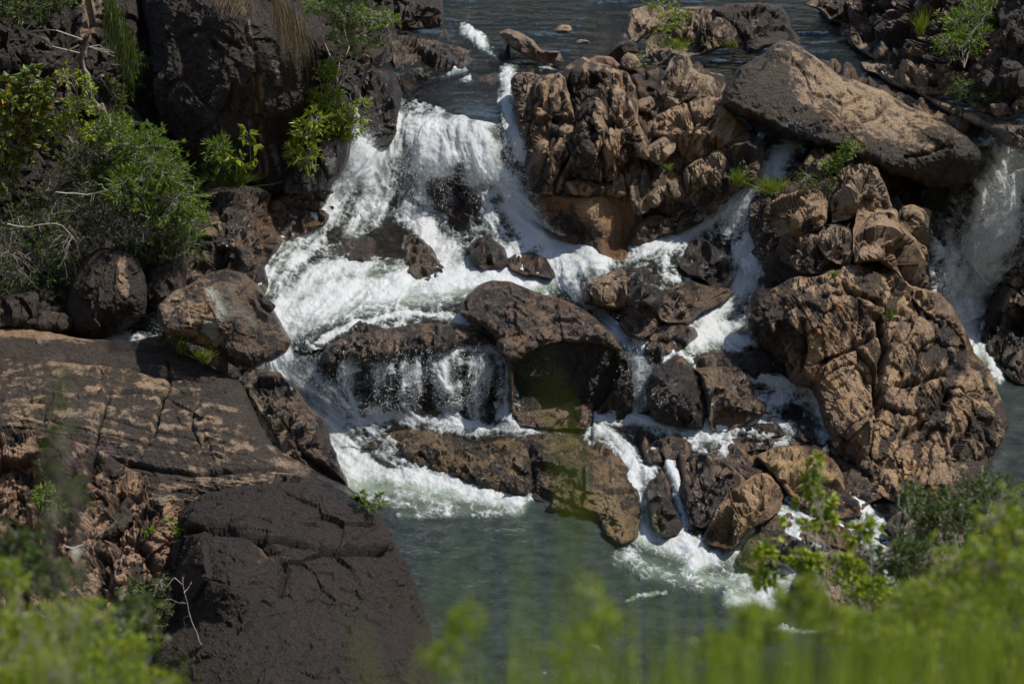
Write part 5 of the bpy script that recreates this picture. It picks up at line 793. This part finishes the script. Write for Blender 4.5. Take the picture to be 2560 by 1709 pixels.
for i, (base, bl, mat, nt_, L_, W_, lab) in enumerate([
  ((2100,430,65.0), [(2130,370,64.8,22,16),(2105,400,64.8,18,18),(2080,420,64.8,20,16)], L_BRIGHT, 60, .24, .05, 'leafy shoot sprouting in front of the great boulder'),
  ((2040,450,64.8), [(2010,450,64.6,30,24),(2065,470,64.5,26,30),(2075,510,64.3,18,26)], L_DEEP, 130, .14, .035, 'dark green herb between the mossy rock and the brown crag'),
  ((1665,110,72.0), [(1655,70,71.9,22,40),(1700,45,72.1,24,30),(1650,15,72.6,40,14),(1600,150,71.4,20,16)], L_YEL, 150, .16, .04, 'yellow-green weeds sprouting over the top crag'),
  ((2410,170,68.4), [(2400,60,69.6,50,40),(2450,40,69.8,50,40),(2380,110,68.9,40,35),(2440,100,68.9,40,30),(2500,10,69.9,40,25)], L_BRIGHT, 420, .20, .045, 'pale-branched bush on the bank below the upper right corner'),
  ((2400,250,67.5), [(2400,220,67.6,28,20),(2440,240,67.4,18,14)], L_GREY, 90, .16, .04, 'grey-green bush low on the right bank'),
  ((2500,260,67.0), [(2510,240,66.9,36,18),(2545,200,67.1,20,20)], L_DEEP, 110, .16, .04, 'dark scrub below the black corner boulder'),
  ((120,1290,52.0), [(110,1240,51.8,22,24),(140,1260,51.8,18,18)], L_BRIGHT, 45, .28, .045, 'bright spiky plant on the pink granite face'),
  ((400,1330,51.5), [(372,1320,51.4,12,10),(448,1335,51.2,12,12),(425,1300,51.4,6,10)], L_BRIGHT, 22, .16, .06, 'few small green sprigs at the left edge of the black boulder'),
  ((945,1270,51.6), [(925,1262,51.5,22,10),(948,1250,51.5,10,16),(900,1240,51.6,14,10)], L_BRIGHT, 26, .16, .05, 'small green sprig at the right shoulder of the black boulder'),
  ((380,1600,47.6), [(400,1460,47.4,26,26),(375,1500,47.3,40,30),(410,1520,47.2,24,26),(330,1470,47.6,28,26),(360,1560,47.0,50,30)], L_DEEP, 420, .10, .035, 'deep green fern bush against the lower left side of the black boulder')]):
    plant(lab, 'plant' if i != 3 else 'bush', 'plant' if i != 3 else 'bush', base, bl, mat, nt_, L_, W_, 6, .85, seed=40+i, tr=.014)
# bare dead branches and roots
rng = np.random.RandomState(8)
def stick(label, pts, Y, r, name='bare_branch', bark=None, forks=4):
    pts3 = [P(x, y, Y) for x, y in pts]; t = np.linspace(0, len(pts)-1.001, 12); i = t.astype(int); a = (t-i)[:, None]; main = np.array(pts3)[i]*(1-a)+np.array(pts3)[i+1]*a+rng.normal(0, r*.8, (12, 3))
    ps = [(main, np.linspace(r, r*.35, 12))]
    for k in range(forks): j = rng.randint(3, 11); e = main[j]+rng.normal(0, 1, 3)*np.array([.5, .2, .4])*np.linalg.norm(main[-1]-main[0])*.3; ps.append((bend(rng, main[j], e, 6, .2), np.linspace(r*.4, r*.15, 6)))
    v, f = tubes(ps, 6); org = v[np.argmin(v[:, 2])]; o = mesh(name, v-org, f, bark or M_BARK); o.location = org; return tag(o, label, 'branch')
stick('grey twisted trunk clinging to the left cliff', [(250,-60),(212,80),(210,160),(225,210),(250,270),(272,325)], 65.6, .12, 'dead_tree', plain_material('grey_bark', (.15, .12, .10), .9, .4, 5), 2)['category'] = 'trunk'
stick('thin whitish branch arching over the big shrub', [(140,480),(230,485),(290,470),(330,440)], 61.0, .022)
stick('forked grey twig poking from the lower left shrub', [(20,560),(60,570),(100,560),(150,555),(190,600),(200,640)], 60.6, .022)
stick('bare pale branch leaning out of the bush on the right bank', [(2470,30),(2435,80),(2405,110),(2405,150)], 66.5, .035)
stick('dead grey branch lying on the slab by the dark lobe', [(160,1370),(205,1362),(240,1348),(262,1320)], 51.2, .035, forks=1)
stick('thin bare twig in front of the black boulder', [(560,1720),(500,1610),(470,1520),(455,1440)], 46.8, .018)

# ================================================================ near the camera: out-of-focus growth on the viewing slope
def roots_on_slope(px, Y):
    X = P(px, 1700, Y)[:, 0]; return np.stack([X, Y, hill_z(Y)-.1], -1)
def near_grass(label, spec, W, mat, seed, cat=None):
    rng = np.random.RandomState(seed); R_, T_ = [], []
    for (x0, x1, y0, y1, Y0, Y1, n, lean) in spec:
        a = rng.rand(n); px = x0+(x1-x0)*a; py = y0+(y1-y0)*a+np.abs(rng.normal(0, 1, n))*55; Y = rng.uniform(Y0, Y1, n)
        R_.append(roots_on_slope(px+rng.normal(0, 60, n), Y)); T_.append(P(px+lean*rng.normal(0, 1, n), py, Y-.15))
    return grass(label, 'grass', np.concatenate(R_), np.concatenate(T_), W, mat, 'stuff', cat, seed, 9, .12)
near_grass('broad soft pale green blur of grass nearest the camera along the bottom edge', [(650,1000,1730,1680,2.2,3.2,8,70),(1000,1450,1660,1560,2.6,4.2,22,70),(1450,2000,1560,1480,2.8,4.6,30,80),(1950,2700,1480,1330,3.0,5.0,44,90),(1120,1620,1300,1180,2.4,3.4,14,30)], .014, L_LUSH, 61)
near_grass('blurred blades of bright grass standing up along the bottom right', [(950,1500,1690,1590,5,9,80,60),(1450,2000,1610,1520,5,9,130,70),(1950,2700,1530,1350,5,10,270,90),(1150,1500,1540,1330,6,9,22,50),(1400,1900,1500,1260,6,9,40,50)], .016, L_LUSH, 62)
near_grass('straw and brown dead stems standing among the blurred grass', [(950,1500,1690,1560,6,11,26,60),(1450,2000,1600,1450,6,11,60,70),(1950,2700,1520,1300,6,12,120,90)], .014, M_DRY, 65)
plant('loose blurred leafy stem among the bright grass below the dark pool', 'weeds', 'weeds', (1500,1950,7), [(1480,1500,7,40,50),(1520,1580,7,60,60),(1440,1630,6.8,50,50)], L_YEL, 60, .05, .018, 5, .9, seed=80, twig=.0015, tr=.004)
plant('loose blurred leafy stem at the left end of the bright grass', 'weeds', 'weeds', (1150,1950,7.5), [(1160,1560,7.5,40,50),(1110,1640,7.4,50,40)], L_LUSH, 50, .05, .018, 5, .9, seed=81, twig=.0015, tr=.004)
plant('taller blurred leafy shoots rising left of the bottom right shrub', 'weeds', 'weeds', (2000,1950,8.5), [(1900,1560,8.5,60,50),(2010,1500,8.7,60,60),(2100,1560,8.3,70,50),(1800,1630,8.2,70,40)], L_YEL, 240, .055, .018, 6, .9, seed=82, twig=.0015, tr=.004)
near_grass('dark olive grass on the viewing slope at the bottom right', [(1600,2800,1640,1450,9,18,900,80)], .02, L_DEEP, 63)
def blade(label, pts, Y, w_, seed):
    r = roots_on_slope(np.array([pts[0][0]]), np.array([Y]))[0]; q = [r]+[P(x, y, Y) for x, y in pts]; q = np.array(q); t = np.linspace(0, len(q)-1.001, 24); i = t.astype(int); a = (t-i)[:, None]; c = q[i]*(1-a)+q[i+1]*a
    wd = w_*np.clip(1.5*(1-(np.linspace(0, 1, 24))**1.6), .02, 1)[:, None]; s = np.array([1, 0, 0.]); v = np.stack([c-s*wd/2, c+np.array([0, .004, 0]), c+s*wd/2], 1).reshape(-1, 3)
    f = [(3*k+j, 3*k+j+1, 3*k+j+4, 3*k+j+3) for k in range(23) for j in (0, 1)]; o = mesh('reed_blade', v-r, f, L_LUSH, dict(var=np.full(len(v), .5))); o.location = r; return tag(o, label, 'reed blade', 'out-of-focus reed blades')
blade('broad soft green blade rising across the big centre block', [(1400,1760),(1425,1500),(1440,1300),(1415,1120),(1385,980),(1340,900)], 2.1, .0075, 1)
blade('faint straight blade left of the tallest one over the dark pool', [(1190,1760),(1185,1500),(1180,1230)], 2.3, .006, 2)
blade('short blade over the black boulder', [(940,1800),(905,1600),(880,1500)], 2.6, .006, 4)
plant('dense blurred shrub at the bottom right corner', 'shrub', 'shrub', (2480,1900,12), [(2450,1440,12,120,110),(2330,1530,11,120,90),(2540,1330,13,90,90),(2200,1620,10,110,70),(2480,1640,10,160,90)], L_YEL, 1500, .055, .02, 6, 1., seed=70, twig=.002, tr=.008)
plant('sunny small-leaved bush in the soft focus right of the pool', 'bush', 'bush', (2380,1700,24), [(2360,1300,26,100,70),(2470,1250,27,90,70),(2260,1400,25,80,70),(2540,1380,25,70,80),(2280,1250,27,40,40)], L_GREY, 1700, .08, .028, 6, .9, seed=71, twig=.003, tr=.01)
plant('leafy sprig reaching up in front of the tan outcrop foot', 'sapling', 'sapling', (2080,1620,22), [(2035,1150,23,14,16),(2030,1200,23,26,18),(2040,1250,23,38,20),(2060,1300,23,36,20)], L_YEL, 85, .11, .055, 5, .8, seed=72, tr=.004, twig=.0022, limbs=3)
plant('yellow-green leafy branch hanging across the lower right foam', 'branch', 'branch', (2250,1720,20), [(1930,1380,21,36,22),(1920,1440,21,34,24),(2010,1400,21,46,22),(2110,1420,21,50,34),(2170,1480,20,54,30),(2020,1320,21.5,18,14),(1975,1300,21.5,14,12),(2150,1330,21.5,50,26)], L_YEL, 210, .11, .05, 5, .85, seed=73, tr=.0045, twig=.0022, limbs=3)
plant('blurred leafy weeds filling the bottom left corner', 'weeds', 'weeds', (150,2100,11), [(60,1590,10.5,110,90),(200,1560,11.5,100,80),(300,1640,11,90,70),(100,1690,10,180,70),(380,1720,11,80,50),(20,1450,11.5,60,60)], L_YEL, 620, .06, .016, 6, 1.0, seed=74, twig=.002, tr=.006, shell=.2)
plant('dull blurred undergrowth behind the bottom left weeds', 'weeds', 'weeds', (90,2000,15), [(100,1430,15,100,50),(330,1550,15,80,60),(200,1610,14.5,150,90),(40,1360,15.5,60,40)], L_GREY, 800, .08, .024, 6, 1.0, seed=75, twig=.003, tr=.008, shell=.2)
near_grass('blurred grass stems rising through the bottom left weeds', [(-60,450,1500,1600,7,12,240,70),(0,250,1350,1420,8,12,26,40)], .011, L_LUSH, 64)
FE = plant('tall blurred flowering stem with pinkish blossoms over the left shelf', 'flowering_weed', 'flower', (170,2000,7.2), [(150,940,7.2,14,26),(140,1010,7.2,22,26),(150,1090,7.2,40,30),(120,1160,7.2,36,30),(190,1230,7.2,30,40),(120,1290,7.2,30,30)], L_GREY, 90, .035, .012, 5, .9, seed=76, twig=.0012, tr=.003)
M_PINK = leaf_material('pink_petal', (.45, .22, .32), (.62, .38, .48), None, .4); M_WHITE = leaf_material('white_petal', (.7, .7, .66), (.85, .85, .8), None, .3)
rp = np.random.RandomState(5); B0 = np.array(FE.location)
for (px, py) in [(192,1108), (180,1148), (205,1166), (276,1128), (150,900)]:
    v, f, va = leaves(rp, P(px, py, np.full(14, 7.15))+rp.normal(0, .004, (14, 3)), np.tile([0, -.6, .5], (14, 1)), .016, .010, 1, 1.2); mesh('blossom', v-B0, f, M_PINK, dict(var=va), smooth=False, k=3, parent=FE)
for lab, px, py in (('white blurred blossom above the weeds by the dead branch', 186, 1380), ('white blurred blossom at the bottom left edge', 14, 1570)):
    b = P(px, py, 11.0); E = empty('flower', (b[0], b[1], hill_z(b[1])), lab, 'flower'); L0 = np.array(E.location)
    v, f, va = leaves(rp, np.tile(b, (18, 1)), np.tile([0, -.6, .5], (18, 1)), .035, .022, 1, 1.2); mesh('petals', v-L0, f, M_WHITE, dict(var=va), smooth=False, k=3, parent=E)
    v, f = tubes([(bend(rp, np.zeros(3), b-L0, 8, .02), np.full(8, .003))], 4); mesh('stalk', v, f, M_TWIG, None, parent=E)
